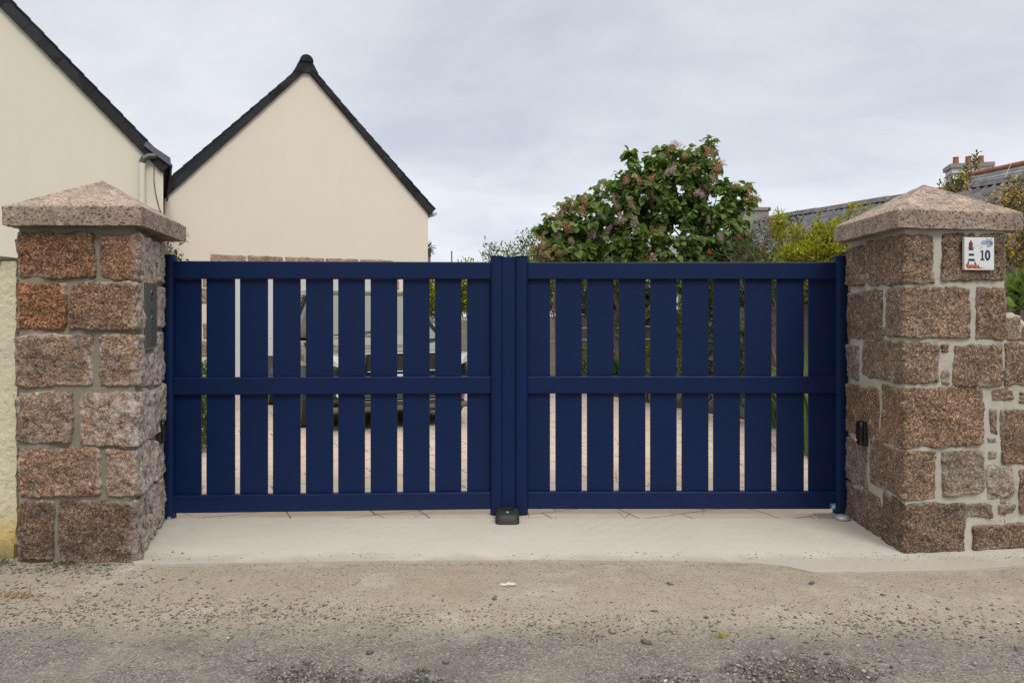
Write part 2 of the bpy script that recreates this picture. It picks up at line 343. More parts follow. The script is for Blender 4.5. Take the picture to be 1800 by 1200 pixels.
M['mid_leaf'] = leafmat('mid_green_leaf', (.05,.10,.02), (.15,.23,.05), (.20,.25,.08))
M['fresh_leaf'] = leafmat('fresh_green_leaf', (.065,.115,.025), (.19,.26,.065))
M['rusty_leaf'] = leafmat('rusty_sprays', (.20,.10,.065), (.42,.27,.19))
M['gorse_leaf'] = leafmat('broom_leaf', (.05,.05,.018), (.13,.12,.03), (.22,.10,.02))
M['lilac_fl'] = leafmat('lilac_blossom', (.36,.22,.30), (.68,.52,.64), (.34,.17,.11), .8, .1)
M['brown_fl'] = leafmat('withered_blossom', (.28,.11,.06), (.52,.31,.24), (.55,.42,.45), .8, .1)
M['yellow_fl'] = leafmat('yellow_blossom', (.55,.27,.02), (.80,.52,.05), (.75,.6,.3), .7, .1)
M['red_fl'] = leafmat('red_blossom', (.40,.02,.02), (.62,.06,.04), None, .7, .1)
M['orange_fl'] = leafmat('orange_blossom', (.65,.22,.01), (.80,.38,.02), None, .7, .1)
M['pink_fl'] = leafmat('pink_blossom', (.45,.15,.22), (.6,.3,.35), None, .7, .1)
M['grass'] = leafmat('grass_blades', (.04,.06,.018), (.11,.135,.045), (.22,.18,.09))
def grav_fn(t, p):
    a = attr(t); c = t.ramp(a[0], [(0, (.055,.054,.052)), (.3, (.13,.125,.115)), (.55, (.21,.19,.16)), (.8, (.31,.26,.20)), (1, (.52,.48,.42))])
    return {'Base Color': t.mix(1, c, t.ramp(t.noise(p, 150, 3), [(.3, .75), (.7, 1.2)]), 'MULTIPLY'), 'Roughness': .85}
M['gravel'] = mat('gravel_stones', grav_fn)

# ------------------------------------------------------------------ ground
rng = np.random.default_rng(11); random.seed(11)
def sheet(name, poly, z, m, thick=.06):
    mb = MB(); mb.prism([(x, y, z-thick) for x, y in poly], (0, 0, thick)); o = mb.build(name, m); tag(o, kind='structure'); return o
def G(px, py):                       # photo pixel -> point on the ground
    d = FPX*EYE/(py-HY); return ((px-900)/FPX*d, d)
sheet('ground', [(-900,-300),(900,-300),(900,1500),(-900,1500)], -.05, M['land'], .5)
POTS = [(-.80,3.02,.21,.085),(1.13,3.06,.33,.13),(-.42,2.975,.17,.06),(.60,3.0,.1,.03)]
def road_h(x, y):
    h = .010*mn.fractal(Vector((x*1.1, y*1.1, 3)), 1, 2, 4) + .0035*mn.fractal(Vector((x*9, y*9, 1)), 1, 2, 3)
    for a, b, rx, ry in POTS:
        q = ((x-a)/rx)**2 + ((y-b)/ry)**2 + .7*mn.noise(Vector((x*14, y*14, 5)))
        if q < 1.1: h -= .026*min(1, (1.1-q)*1.6) * (1 + .5*mn.noise(Vector((x*45, y*45, 0))))
    e = 3.42 + .10*mn.noise(Vector((x*1.3, 0, 2))) + .04*mn.noise(Vector((x*6, 0, 2)))
    if y > e: h += .004*min(1, (y-e)/.15)
    h *= min(1, max(0, (4.62-y)/.25))*1.0 if y > 4.37 else 1
    return h - .012
def road():
    nx, ny = 560, 170
    xs = np.linspace(-4.6, 4.6, nx); ys = np.linspace(2.35, 4.75, ny)
    V = np.zeros((ny, nx, 3))
    for j, y in enumerate(ys):
        for i, x in enumerate(xs): V[j, i] = (x, y, road_h(x, y))
    idx = np.arange(nx*ny).reshape(ny, nx)
    F = np.stack([idx[:-1,:-1], idx[:-1,1:], idx[1:,1:], idx[1:,:-1]], -1).reshape(-1, 4)
    V = V.reshape(-1, 3)
    # the rest of the road as a coarse skirt joined to the same sheet
    o = len(V); ex = [(-40,-9),(40,-9),(40,2.35),(4.6,2.35),(-4.6,2.35),(-40,2.35),(-40,4.75),(-4.6,4.75),(4.6,4.75),(40,4.75)]
    V = np.vstack([V, [(x, y, -.012) for x, y in ex]])
    F2 = [[o,o+1,o+2,o+3],[o,o+3,o+4,o+5],[o+5,o+4,o+7,o+6],[o+3,o+2,o+9,o+8]]
    T = np.zeros((len(V), 4)); T[:,3] = 1
    for a, b, rx, ry in POTS:
        near = np.where((abs(V[:,0]-a) < rx*1.6) & (abs(V[:,1]-b) < ry*1.8))[0]
        for i in near:
            x, y = V[i,0], V[i,1]; q = ((x-a)/rx)**2 + ((y-b)/ry)**2 + .9*mn.noise(Vector((x*14, y*14, 5))) + .5*mn.noise(Vector((x*50, y*50, 5)))
            T[i,0] = max(T[i,0], min(1, max(0, (1.25-q)*1.5)))
    return tag(fast_mesh('road', V, np.vstack([F, F2]), M['road'], tint=T, smooth=True), kind='structure')
road()
def slab():
    # concrete threshold between the pillars, its street edge uneven
    front = [G(236,992), G(300,992), G(420,990), G(560,988), G(700,986), G(850,985), G(1000,985), G(1150,986), G(1260,988), G(1330,990), G(1385,996), G(1430,1006), G(1520,1006), G(1610,1004), G(1700,1002), G(1760,997), (3.4,4.44), (5.5,4.5)]
    pts = []
    for a, b in zip(front, front[1:]):
        for k in range(8):
            t = k/8; x, y = a[0]*(1-t)+b[0]*t, a[1]*(1-t)+b[1]*t
            pts.append((x, y + .010*mn.noise(Vector((x*9, 0, 7))) + .006*mn.noise(Vector((x*31, 0, 7)))))
    pts += [(5.5, 4.9), (3.05, 4.9), (2.6, 5.1), (2.5, 5.30), (-2.55, 5.30), (-2.5, 4.9)]
    mb = MB(); mb.prism([(x, y, -.05) for x, y in pts], (0, 0, .054))
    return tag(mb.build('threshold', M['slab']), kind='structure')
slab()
edgeR = [(2.75,5.30),(2.62,6.0),(2.70,6.8),(2.9,7.5),(3.35,8.8),(3.42,9.8),(2.75,11.2),(1.85,13.1),(.75,16.5),(.3,17.9)]
edgeL = [(-2.9,5.30),(-2.98,6.4),(-3.02,7.4),(-3.9,9.2),(-4.9,11.0),(-6.0,13.4)]
sheet('driveway', edgeL + [(-2,15.5),(-1.6,18)] + edgeR[::-1], .002, M['paving'])
sheet('flower_bed', edgeR + [(9,18),(9,5.31)], .03, M['soil'])
sheet('flower_bed', edgeL[::-1] + [(-9,5.31),(-9,13.4)], .03, M['soil'])

def gravel():
    pts = []
    def put(n, fx, fy, smin, smax, acc=None):
        k = 0
        while k < n:
            x, y = fx(), fy(); 
            if acc and not acc(x, y): continue
            s = smin + (smax-smin)*rng.random()**2.6; pts.append((x, y, s)); k += 1
    U = rng.uniform; N = rng.normal
    put(7500, lambda: U(-3.6,3.6), lambda: U(2.6,4.55), 0.0015, .006, lambda x, y: mn.noise(Vector((x*1.6, y*2.5, 9))) + .25 > rng.random())
    put(3000, lambda: U(-3.4,3.4), lambda: N(3.47,.10), .002, .009, lambda x, y: mn.noise(Vector((x*2.1, y*3, 4)))*1.4 + .45 > rng.random())
    put(2800, lambda: N(-1.35,.75), lambda: N(3.62,.11), .002, .009)
    put(900, lambda: N(-2.5,.5), lambda: N(3.95,.25), .003, .012)
    put(800, lambda: U(-3.3,-2.2), lambda: U(4.2,4.36), .003, .012)
    put(500, lambda: N(1.9,.6), lambda: N(3.55,.12), .003, .013)
    for a, b, rx, ry in POTS: put(int(9000*rx*ry)+300, lambda: N(a,rx*.5), lambda: N(b,ry*.5), .003, .013)
    put(22, lambda: U(-3,3), lambda: U(3.0,4.4), .016, .026)
    put(900, lambda: U(-2.1,3.2), lambda: N(4.345,.012), .0015, .005, lambda x, y: mn.noise(Vector((x*3, 1, 9))) + .3 > rng.random())
    put(34, lambda: U(-2.0,2.6), lambda: U(4.42,5.2), .0015, .004)
    A = np.array(pts); n = len(A)
    base = np.array([(1,0,0),(.3,.9,0),(-.8,.6,0),(-.8,-.6,0),(.3,-.9,0),(.1,.1,.75),(0,0,-.6)])
    F0 = np.array([(0,1,5),(1,2,5),(2,3,5),(3,4,5),(4,0,5),(1,0,6),(2,1,6),(3,2,6),(4,3,6),(0,4,6)])
    V = base[None]*(1+.35*rng.standard_normal((n,7,1))*.6)
    V = V*np.stack([rng.uniform(.8,1.35,n), rng.uniform(.6,1,n), rng.uniform(.45,.9,n)], -1)[:,None]
    an = rng.uniform(0, 6.28, n); c, s = np.cos(an)[:,None], np.sin(an)[:,None]
    X = V[...,0]*c - V[...,1]*s; Y = V[...,0]*s + V[...,1]*c
    sz = A[:,2][:,None]
    zs = np.array([road_h(x, y) if y < 4.37 else .004 for x, y in A[:,:2]])
    W = np.stack([X*sz + A[:,:1], Y*sz + A[:,1:2], V[...,2]*sz + zs[:,None] + sz*.22], -1).reshape(-1, 3)
    F = (F0[None] + (np.arange(n)*7)[:,None,None]).reshape(-1, 3)
    tv = np.clip(rng.normal(.45,.24,n), 0, 1); tv = np.where(rng.random(n) < .35, tv*.8, tv); T = np.repeat(np.stack([tv, tv, tv, np.ones(n)], -1), 7, 0)
    tag(fast_mesh('loose_gravel', W, F, M['gravel'], tint=T), 'loose grey and tan gravel scattered over the dusty road and its potholes', 'gravel', kind='stuff')
gravel()

# ------------------------------------------------------------------ stonework laid on an unrolled path
class Path:
    def __init__(s, pts):
        s.p = [Vector((x, y, 0)) for x, y in pts]; s.l = [0]
        for a, b in zip(s.p, s.p[1:]): s.l.append(s.l[-1] + (b-a).length)
    def raw(s, u):
        for i in range(len(s.p)-1):
            if u <= s.l[i+1] or i == len(s.p)-2:
                d = (s.p[i+1]-s.p[i]).normalized(); return s.p[i] + d*(u-s.l[i]), Vector((d.y, -d.x, 0))
    def at(s, u, h):
        q = [s.raw(u+k*.012) for k in (-1, 0, 1)]
        p = (q[0][0]+q[1][0]+q[2][0])/3; n = (q[0][1]+q[1][1]+q[2][1]).normalized()
        return p + n*h
    def u(s, px, seg):                # where the sight line through column px meets segment seg
        k = (px-900)/FPX; a, b = s.p[seg], s.p[seg+1]
        t = (k*a.y - a.x)/((b.x-a.x) - k*(b.y-a.y)); return s.l[seg] + t*(b-a).length
def stone(V, F, T, path, u0, u1, z0, z1, H, seed, tint, flatten=1.0, res=.0065, lim=None, grow=.005, smear=1.1):
    a, b = (u1-u0)/2+grow, (z1-z0)/2+grow; cu, cz = (u0+u1)/2, (z0+z1)/2
    if a < .012 or b < .012: return
    nu, nz = max(6, int(2*a/res)), max(6, int(2*b/res)); off = len(V)
    kx, ky = min(.30, .007/a), min(.30, .007/b); rs = random.Random(seed)
    sk = rs.uniform(-.035, .035); sl = rs.uniform(-.035, .035); tx, ty = rs.uniform(-.008, .008), rs.uniform(-.008, .008); so = rs.uniform(0, 90)
    for j in range(nz+1):
        t = -1+2*j/nz
        for i in range(nu+1):
            s = -1+2*i/nu
            x = s*a*(1-kx*t**10) + t*b*sk; z = t*b*(1-ky*s**10) + s*a*sl*min(1, .2/a)
            w = Vector((cu+x, cz+z, so))
            x += .014*mn.noise(w*8) + .008*mn.noise(w*31); z += .014*mn.noise(w*8+Vector((9,9,9))) + .008*mn.noise(w*31+Vector((5,5,5)))
            e = min(a*(1-abs(s)), b*(1-abs(t))); r = min(1, e/.014); pr = math.sqrt(max(0, 1-(1-r)**2))
            rough = .018*mn.fractal(w*7, .75, 2.1, 6)*flatten + .009*mn.turbulence(w*22, 4, True)*flatten - .004
            h = -.034 + (H+.034)*pr + pr*(rough + tx*s + ty*t)
            if r > .6: h = max(h, -.0045+.004*mn.noise(w*40))
            V.append(path.at(cu+x, h) + Vector((0, 0, cz+z))); 
            li = tint[1] if lim is None else lim(cu+x, cz+z, tint[1])
            li += smear*max(0, 1-e/.03)*max(0, .35+1.6*mn.noise(w*7+Vector((3,1,2))))
            T.append((tint[0], li, tint[2], 1))
    for j in range(nz):
        for i in range(nu):
            k = off + j*(nu+1)+i; F.append((k, k+1, k+nu+2, k+nu+1))
def masonry(parent, name, m, path, stones, lim=None, flatten=1.0, seed=0):
    V, F, T = [], [], []; rs = random.Random(seed)
    for k, st in enumerate(stones):
        u0, u1, z0, z1 = st[:4]; tn = st[4] if len(st) > 4 else (rs.uniform(.82, 1.15), rs.uniform(0, .25), rs.uniform(.2, .7))
        stone(V, F, T, path, u0, u1, z0, z1, rs.uniform(.002, .012), seed*100+k, tn, flatten, lim=lim)
    V = np.array([tuple(v) for v in V]) - np.array(parent.location)
    return fast_mesh(name, V, np.array(F), m, parent, np.array(T), smooth=True)
def core(parent, name, plan, z0, z1, m, inset=.022, rough=.006, res=.025):
    """mortar body: vertical faces of the plan set back a little, gently uneven"""
    c = Vector((sum(p[0] for p in plan)/len(plan), sum(p[1] for p in plan)/len(plan), 0))
    loop = []
    n = len(plan); P2 = [Vector((x, y, 0)) for x, y in plan]; ins = []
    for i in range(n):
        d1 = (P2[i]-P2[i-1]).normalized(); d2 = (P2[(i+1)%n]-P2[i]).normalized()
        n1 = Vector((-d1.y, d1.x, 0)); n2 = Vector((-d2.y, d2.x, 0)); b = (n1+n2); b = b/(b.length**2)*2
        q1, q2 = P2[i]+b*inset, P2[i]-b*inset
        ins.append(q1 if (q1-c).length < (q2-c).length else q2)
    for i in range(n):
        a, b = ins[i], ins[(i+1)%n]; k = max(1, int((b-a).length/res))
        for t in range(k): loop.append(a.lerp(b, t/k))
    nz = int((z1-z0)/res); V = []; F = []; L = len(loop); o = Vector(parent.location)
    for j in range(nz+1):
        z = z0+(z1-z0)*j/nz
        for p in loop:
            d = (p-c).normalized(); q = Vector((p.x, p.y, z))
            V.append(q + d*rough*(mn.noise(q*7)+.5*mn.noise(q*25)) - o)
    mb = MB(); mb.add(V, [(j*L+i, j*L+(i+1)%L, (j+1)*L+(i+1)%L, (j+1)*L+i) for j in range(nz) for i in range(L)] + [tuple(range(nz*L, nz*L+L)), tuple(range(L))[::-1]])
    return mb.build(name, m, parent, smooth=False)
def cap(parent, q, zb, zt, apex, m, seed):
    """four-sided pyramid coping: q = plan corners of the rim, counter-clockwise"""
    n = 34; V = []; F = []; T = []; o = Vector(parent.location); q = [Vector((x, y, 0)) for x, y in q]
    def patch(fn, nu, nv, sl):
        off = len(V)
        for j in range(nv+1):
            for i in range(nu+1):
                p = fn(i/nu, j/nv); d = Vector((mn.noise(p*28+Vector((seed,0,0))), mn.noise(p*28+Vector((0,seed,3))), mn.noise(p*28+Vector((8,0,seed)))))
                d2 = Vector((mn.noise(p*90), mn.noise(p*90+Vector((4,4,4))), mn.noise(p*90+Vector((7,1,2)))))
                V.append(p + d*.0035 + d2*.0018 - o)
                e = max(0, mn.fractal(p*5, 1, 2, 4)) if sl else 0
                ap = 1-min(1, (p-apex).length/.22) if sl else 0
                lim = .06 + 1.5*e + 1.6*ap*(.5+mn.noise(p*9)) + 1.2*max(0, 1-min(abs(abs(p.x-apex.x)-abs(p.y-apex.y)), .5)/.05)*max(0, .2+mn.noise(p*11)) if sl else .03
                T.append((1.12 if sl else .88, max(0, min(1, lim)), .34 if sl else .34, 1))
        for j in range(nv):
            for i in range(nu):
                k = off+j*(nu+1)+i; F.append((k, k+1, k+nu+2, k+nu+1))
    rim = .006
    for i in range(4):
        a, b = q[i], q[(i+1)%4]
        za, zb_ = Vector((0,0,zb)), Vector((0,0,zt-rim)); cc = (q[0]+q[1]+q[2]+q[3])/4
        ai, bi = a + (cc-a).normalized()*rim*1.5, b + (cc-b).normalized()*rim*1.5
        patch(lambda s, t: a.lerp(b, s) + za.lerp(zb_, t), 110, 14, False)
        patch(lambda s, t: (a.lerp(b, s)+zb_).lerp(ai.lerp(bi, s)+Vector((0,0,zt)), t), 110, 1, False)
        patch(lambda s, t: (ai.lerp(bi, s)+Vector((0,0,zt))).lerp(apex, t), 110, 40, True)
    patch(lambda s, t: q[0].lerp(q[1], s).lerp(q[3].lerp(q[2], s), t)+Vector((0,0,zb)), 60, 60, False)
    ob = fast_mesh('coping_stone', np.array([tuple(v) for v in V]), np.array(F), m, parent, np.array(T), smooth=True)
    bm = bmesh.new(); bm.from_mesh(ob.data); bmesh.ops.remove_doubles(bm, verts=bm.verts, dist=.0015); bmesh.ops.recalc_face_normals(bm, faces=bm.faces); bm.to_mesh(ob.data); bm.free()
    return bevelmod(ob, .001, 1) if False else ob

def zat(py, y): return EYE + (HY-py)/FPX*y
# --- left pillar
PL = [(-3.03,5.32),(-2.842,4.40),(-2.15,4.40),(-2.40,5.32)]
pillar_l = thing('stone_pillar', 'pink granite pillar left of the gate holding the intercom, pale lime smears on its inner side', 'pillar', (-2.60,4.86,0))
pa = Path(PL); cornerL = pa.l[2]
core(pillar_l, 'mortar', PL, -.05, 1.912, M['mortar_l'], inset=.014)
def frL(px0, px1, y0, y1, tn=None):
    s = (pa.u(px0, 1), pa.u(px1, 1), zat(y1, 4.4), zat(y0, 4.4)); return s + ((tn,) if tn else ())
def wrL(px0, px1, y0, y1, tn=None):
    s = (pa.u(px0, 1), pa.u(px1, 2), zat(y1, 4.4), zat(y0, 4.4)); return s + ((tn,) if tn else ())
def sdL(px0, px1, y0, y1, tn=None):
    u0, u1 = pa.u(px0, 2), pa.u(px1, 2); yy = pa.raw((u0+u1)/2)[0].y
    s = (u0, u1, zat(y1, yy), zat(y0, yy)); return s + ((tn,) if tn else ())
stL = [frL(28,166,408,489,(.82,0,.75)), wrL(175,268,411,494,(.95,.1,.8)), sdL(271,293,428,497,(1.05,.6,.4)),
       frL(28,115,496,580,(.98,0,1.0)), wrL(122,251,495,579,(.95,.05,.55)), sdL(274,293,506,575,(1.05,.5,.45)),
       frL(29,161,587,679,(1.0,.3,.48)), wrL(174,252,588,679,(1.06,.35,.5)), sdL(254,270,622,676,(1.0,.7,.5)), sdL(274,293,583,672,(1.05,.8,.3)),
       frL(32,127,689,779,(1.04,.35,.40)), wrL(138,257,690,784,(1.08,.75,.45)), sdL(262,293,680,760,(1.05,.9,.3)),
       frL(32,177,787,873,(1.02,.22,.58)), wrL(185,266,791,874,(1.0,.45,.5)), sdL(271,293,768,835,(1.05,.9,.3)),
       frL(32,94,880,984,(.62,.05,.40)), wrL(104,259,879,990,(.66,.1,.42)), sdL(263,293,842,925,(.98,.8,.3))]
rsd = random.Random(5)
zz = 0.02
while zz < 1.8:
    h = rsd.uniform(.24,.3); c = rsd.uniform(.35,.6)
    stL += [(.02, .02+c*.9, zz, min(1.88, zz+h)), (.04+c*.9, pa.l[1]-.02, zz, min(1.88, zz+h))]; zz += h+.03
limL = lambda u, z, b: min(1.8, b + (max(0, min(1, (u-cornerL+.05)/.12))*1.15 if u > cornerL-.05 else 0))
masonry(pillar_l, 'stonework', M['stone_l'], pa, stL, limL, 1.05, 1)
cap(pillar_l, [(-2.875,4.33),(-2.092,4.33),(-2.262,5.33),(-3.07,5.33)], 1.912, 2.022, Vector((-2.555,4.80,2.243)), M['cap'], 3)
# --- right pillar and the wall it is bonded into
PR = [(2.345,5.34),(2.31,4.52),(2.962,4.605),(4.0,4.70)]
pb = Path(PR)
pillar_r = thing('stone_pillar', 'brown granite pillar right of the gate carrying the lighthouse tile numbered 10', 'pillar', (2.65,4.95,0))
core(pillar_r, 'mortar', [(2.345,5.34),(2.31,4.52),(2.962,4.605),(2.98,5.34)], -.05, 1.912, M['mortar_r'], inset=.008)
def frR(px0, px1, y0, y1, tn=None):
    u0, u1 = pb.u(px0, 1), pb.u(px1, 1); yy = pb.raw((u0+u1)/2)[0].y; return (u0, u1, zat(y1, yy), zat(y0, yy)) + ((tn,) if tn else ())
def wlR(px0, px1, y0, y1, tn=None):
    u0, u1 = pb.u(px0, 2), pb.u(px1, 2); yy = pb.raw((u0+u1)/2)[0].y; return (u0, u1, zat(y1, yy), zat(y0, yy)) + ((tn,) if tn else ())
def wrR(px0, px1, y0, y1, tn=None): return (pb.u(px0, 0), pb.u(px1, 1), zat(y1, 4.53), zat(y0, 4.53)) + ((tn,) if tn else ())
def sdR(px0, px1, y0, y1, tn=None):
    u0, u1 = pb.u(px0, 0), pb.u(px1, 0); yy = pb.raw((u0+u1)/2)[0].y; return (u0, u1, zat(y1, yy), zat(y0, yy)) + ((tn,) if tn else ())
G1 = (.92,.08,.42)
stR = [sdR(1486,1519,434,503,G1), wrR(1526,1643,411,498,(.92,.05,.5)), frR(1656,1768,410,494,(.78,.0,.45)),
       sdR(1486,1551,512,597,G1), wrR(1557,1705,504,594,(1.0,.1,.5)), frR(1716,1768,504,597,(.85,.1,.6)),
       sdR(1486,1509,607,666,(1,.3,.3)), wrR(1515,1649,601,675,(.92,.15,.5)), frR(1655,1668,605,620,(.9,.1,.6)), frR(1656,1669,648,674,(1,.4,.3)), frR(1676,1762,604,680,(.9,.08,.5)),
       sdR(1486,1544,677,767,(.98,.05,.6)), wrR(1549,1729,681,786,(.98,.08,.66)),
       sdR(1484,1524,773,848,(.95,.35,.35)), wrR(1531,1646,790,879,(.95,.1,.55)), frR(1657,1730,792,870,(.85,.35,.4)),
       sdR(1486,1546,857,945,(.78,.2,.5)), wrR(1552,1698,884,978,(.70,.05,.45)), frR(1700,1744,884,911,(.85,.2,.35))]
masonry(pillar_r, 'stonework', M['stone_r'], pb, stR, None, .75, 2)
# pillar's outer flank above the wall
pf = Path([(2.962,4.605),(2.98,5.34)])
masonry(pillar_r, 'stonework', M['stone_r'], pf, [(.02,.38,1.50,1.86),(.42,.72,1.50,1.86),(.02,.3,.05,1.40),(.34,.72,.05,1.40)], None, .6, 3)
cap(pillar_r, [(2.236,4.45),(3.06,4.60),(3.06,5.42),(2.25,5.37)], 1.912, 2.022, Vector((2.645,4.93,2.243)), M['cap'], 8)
wall_r = thing('stone_wall', 'low random stone wall with wide pale joints running off right of the numbered pillar', 'wall', (3.9,4.85,0))
def low_wall():
    mb = MB(); top = [(2.985,1.415),(3.02,1.42),(3.1,1.36),(3.2,1.30),(3.5,1.22),(4.0,1.2),(5.6,1.15)]
    f = lambda x: 4.605+.012+(x-2.962)*.0915
    prof = [(x, z) for x, z in top]
    vs = []; fs = []
    cols_ = np.linspace(2.93, 5.6, 92); rows = 44
    for x in cols_:
        zt = np.interp(max(x,2.985), [p[0] for p in prof], [p[1] for p in prof]) + .012*mn.noise(Vector((x*8, 0, 0)))
        for j in range(rows+1):
            z = -.05 + (zt+.05)*j/rows; q = Vector((x, f(x), z)); vs.append(q + Vector((0, -.007*mn.noise(q*7)-.004*mn.noise(q*22) + (.02 if j == rows else 0), 0)))
        vs.append(Vector((x, f(x)+.42, zt-.02))); vs.append(Vector((x, f(x)+.42, -.05)))
    k = rows+3
    for i in range(len(cols_)-1):
        for j in range(k-1): fs.append((i*k+j, (i+1)*k+j, (i+1)*k+j+1, i*k+j+1))
    fs += [tuple(range(k)), tuple(range((len(cols_)-1)*k, len(cols_)*k))[::-1]]
    mb.add(vs, fs); mb.build('mortar', M['mortar_r'], wall_r, wall_r.location)
low_wall()
stW = [wlR(1768,1806,604,678,(.9,.08,.5)), wlR(1744,1783,682,704,(.9,.2,.45)), wlR(1793,1830,688,708,G1), wlR(1739,1752,718,765,(.85,.3,.45)), wlR(1760,1830,719,816,(.85,.05,.55)),
       wlR(1734,1751,769,779,(.6,.1,.4)), wlR(1738,1751,791,805,(1,.8,.3)), wlR(1735,1780,818,877,(1,.8,.4)), wlR(1791,1840,824,900,(.9,.1,.6)),
       wlR(1754,1785,885,904,(.95,.5,.3)), wlR(1709,1860,920,963,(.78,.05,.5)), wlR(1772,1796,556,600,(1.1,.3,.6)), wlR(1800,1850,572,600,(1.1,.3,.5))]
uu = pb.u(1850, 2)
pw = Path([PR[2], (5.62, 4.70+1.62*.0915)])
du = pw.u(1850, 0)
for r_ in range(4):
    x = du + rsd.uniform(0,.1)
    while x < pw.l[-1]-.35:
        w = rsd.uniform(.22,.42); stW.append((pb.l[2]+x, pb.l[2]+x+w, .03+r_*.285, .28+r_*.285)); x += w+.03
pbx = Path(PR[:3] + [(5.62, 4.605+(5.62-2.962)*.0915)])
stW = [tuple(s) for s in stW]
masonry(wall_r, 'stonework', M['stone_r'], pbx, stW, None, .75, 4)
# --- rendered wall on the left
wall_l = thing('rendered_wall', 'low roughcast cream wall stained yellow at its foot, left of the pillar', 'wall', (-4.4,4.6,0))
def left_wall():
    V = []; F = []; nx, nz = 190, 100; x0, x1 = -5.9, -2.905
    for j in range(nz+1):
        z = -.05 + 1.77*j/nz
        for i in range(nx+1):
            x = x0+(x1-x0)*i/nx; q = Vector((x, 4.50, z)); k = .012*mn.noise(Vector((0, 3, z*12))) + .008*mn.noise(Vector((0, 3, z*40)))
            V.append(q + Vector((k if i == nx else 0, .005*mn.noise(q*30)+.008*mn.noise(q*8), 0)))
    for j in range(nz):
        for i in range(nx): a = j*(nx+1)+i; F.append((a, a+1, a+nx+2, a+nx+1))
    e = len(V); b = [(i, j) for j in range(nz+1) for i in (nx,)]
    for j in range(nz+1): V.append(Vector((x1, 4.72, -.05+1.77*j/nz)))
    for j in range(nz): F.append((j*(nx+1)+nx, e+j, e+j+1, (j+1)*(nx+1)+nx))
    mb = MB(); mb.add(V, F); mb.box((x0, 4.512, -.05), (x1-.02, 4.72, 1.70))
    mb.build('render_coat', M['wall_rough'], wall_l, wall_l.location, recalc=False)
    c = MB(); c.box((x0, 4.45, 1.722), (-2.985, 4.78, 1.75), .006); c.build('coping', M['conc_old'], wall_l, wall_l.location)
    c = MB(); c.prism([(x0,4.47,-.05),(-2.90,4.47,-.05),(-2.90,4.47,.07),(-2.93,4.47,.10),(x0,4.47,.10)], (0,.05,0)); c.build('plinth', M['wall_rough'], wall_l, wall_l.location)
left_wall()

# ------------------------------------------------------------------ fittings on the pillars
def frame_on(path, u, z, h=0.0):
    p = path.at(u, h); n = path.raw(u)[1]; t = Vector((-n.y, n.x, 0))
    return Matrix(((t.x, -n.x, 0, p.x), (t.y, -n.y, 0, p.y), (0, 0, 1, z), (0, 0, 0, 1)))  # local x along wall, -y outward, z up
def place(o, Mx): o.matrix_world = Mx
ui = (pa.u(251.5,2)+pa.u(272,2))/2
ic = thing('intercom', 'tall narrow anthracite intercom panel set in the inner side of the left pillar', 'intercom')
ic.matrix_world = frame_on(pa, ui, 0, 0)
yi = pa.raw(ui)[0].y; za, zb_ = zat(610, yi), zat(497.5, yi); wi = (pa.u(272,2)-pa.u(251.5,2))/2
b = MB().box((-wi, -.014, za), (wi, .03, zb_), .004, seg=2); b.build('faceplate', M['anthracite'], ic)
H_ = zb_-za
b = MB().lathe([(.020,-.0175),(.020,-.0145),(.012,-.0145)], (0,0,za+H_*.845), 'Y', 20); b.build('camera_ring', M['chrome'], ic)
b = MB().lathe([(.002,-.0235),(.009,-.0215),(.013,-.0178)], (0,0,za+H_*.845), 'Y', 20); b.build('camera_lens', M['blackplastic'], ic)
b = MB().lathe([(.011,-.0155),(.011,-.0145)], (0,0,za+H_*.745), 'Y', 14); b.build('sensor', M['blackplastic'], ic)
b = MB().box((-.035,-.0152,za+H_*.535), (.035,-.0145,za+H_*.585), .0003); b.build('name_plate', M['zinc'], ic)
b = MB().lathe([(.013,-.0195),(.016,-.0175),(.016,-.0145)], (.008,0,za+H_*.455), 'Y', 18); b.build('call_button', M['chrome'], ic)
b = MB()
for r_ in range(4):
    for c_ in range(3): b.box((-.026+c_*.024-.006, -.018, za+H_*(.31-.055*r_)-.006), (-.026+c_*.024+.006, -.0142, za+H_*(.31-.055*r_)+.006), .001)
b.build('keypad', M['chrome'], ic)
for s, z in ((-1, za+.012), (1, za+.012), (-1, zb_-.012), (1, zb_-.012)): MB().lathe([(.003,-.0155),(.003,-.0142)], (s*(wi-.012), 0, z), 'Y', 10).build('screw', M['chrome'], ic)
bv = MB(); bv.box((-wi-.012, -.004, za-.012), (wi+.012, .03, zb_+.012), .003); bv.build('surround', M['mortar_r'], ic)
# photocells: rounded black housings; group of two but each told apart
def photocell(Mx, w, h, label, led):
    t = thing('photocell', label, 'sensor', group='gate photocells on the pillars'); t.matrix_world = Mx
    b = MB(); n = 18; prof = []
    for k in range(13):
        zz_ = -h/2 + h*k/12; e = 1-abs(k/6-1)**6*.22; prof.append((zz_, e*(.90+.10*k/12)))
    vs = []; fs = []
    for zz_, e in prof:
        for k in range(n):
            a = math.pi*k/(n-1); vs.append((-math.cos(a)*w/2*e, -.006-math.sin(a)**.6*.034*e, zz_))
    for j in range(12):
        for k in range(n-1): fs.append((j*n+k, j*n+k+1, (j+1)*n+k+1, (j+1)*n+k))
    fs += [tuple(range(n)), tuple(range(12*n, 13*n))] + [tuple(j*n for j in range(13)), tuple(j*n+n-1 for j in range(13))]
    b.add(vs, fs); b.build('housing', M['blackplastic'], t, smooth=True)
    b = MB().box((-w/2-.002, -.008, -h/2-.003), (w/2+.002, .03, h/2+.003), .004, seg=2); b.build('back_plate', M['trim'], t)
    if led: b = MB().lathe([(.001,-.0425),(.003,-.0415),(.004,-.034)], (-w*.12, 0, -h*.30), 'Y', 12); b.build('indicator_lamp', M['led'], t)
    return t
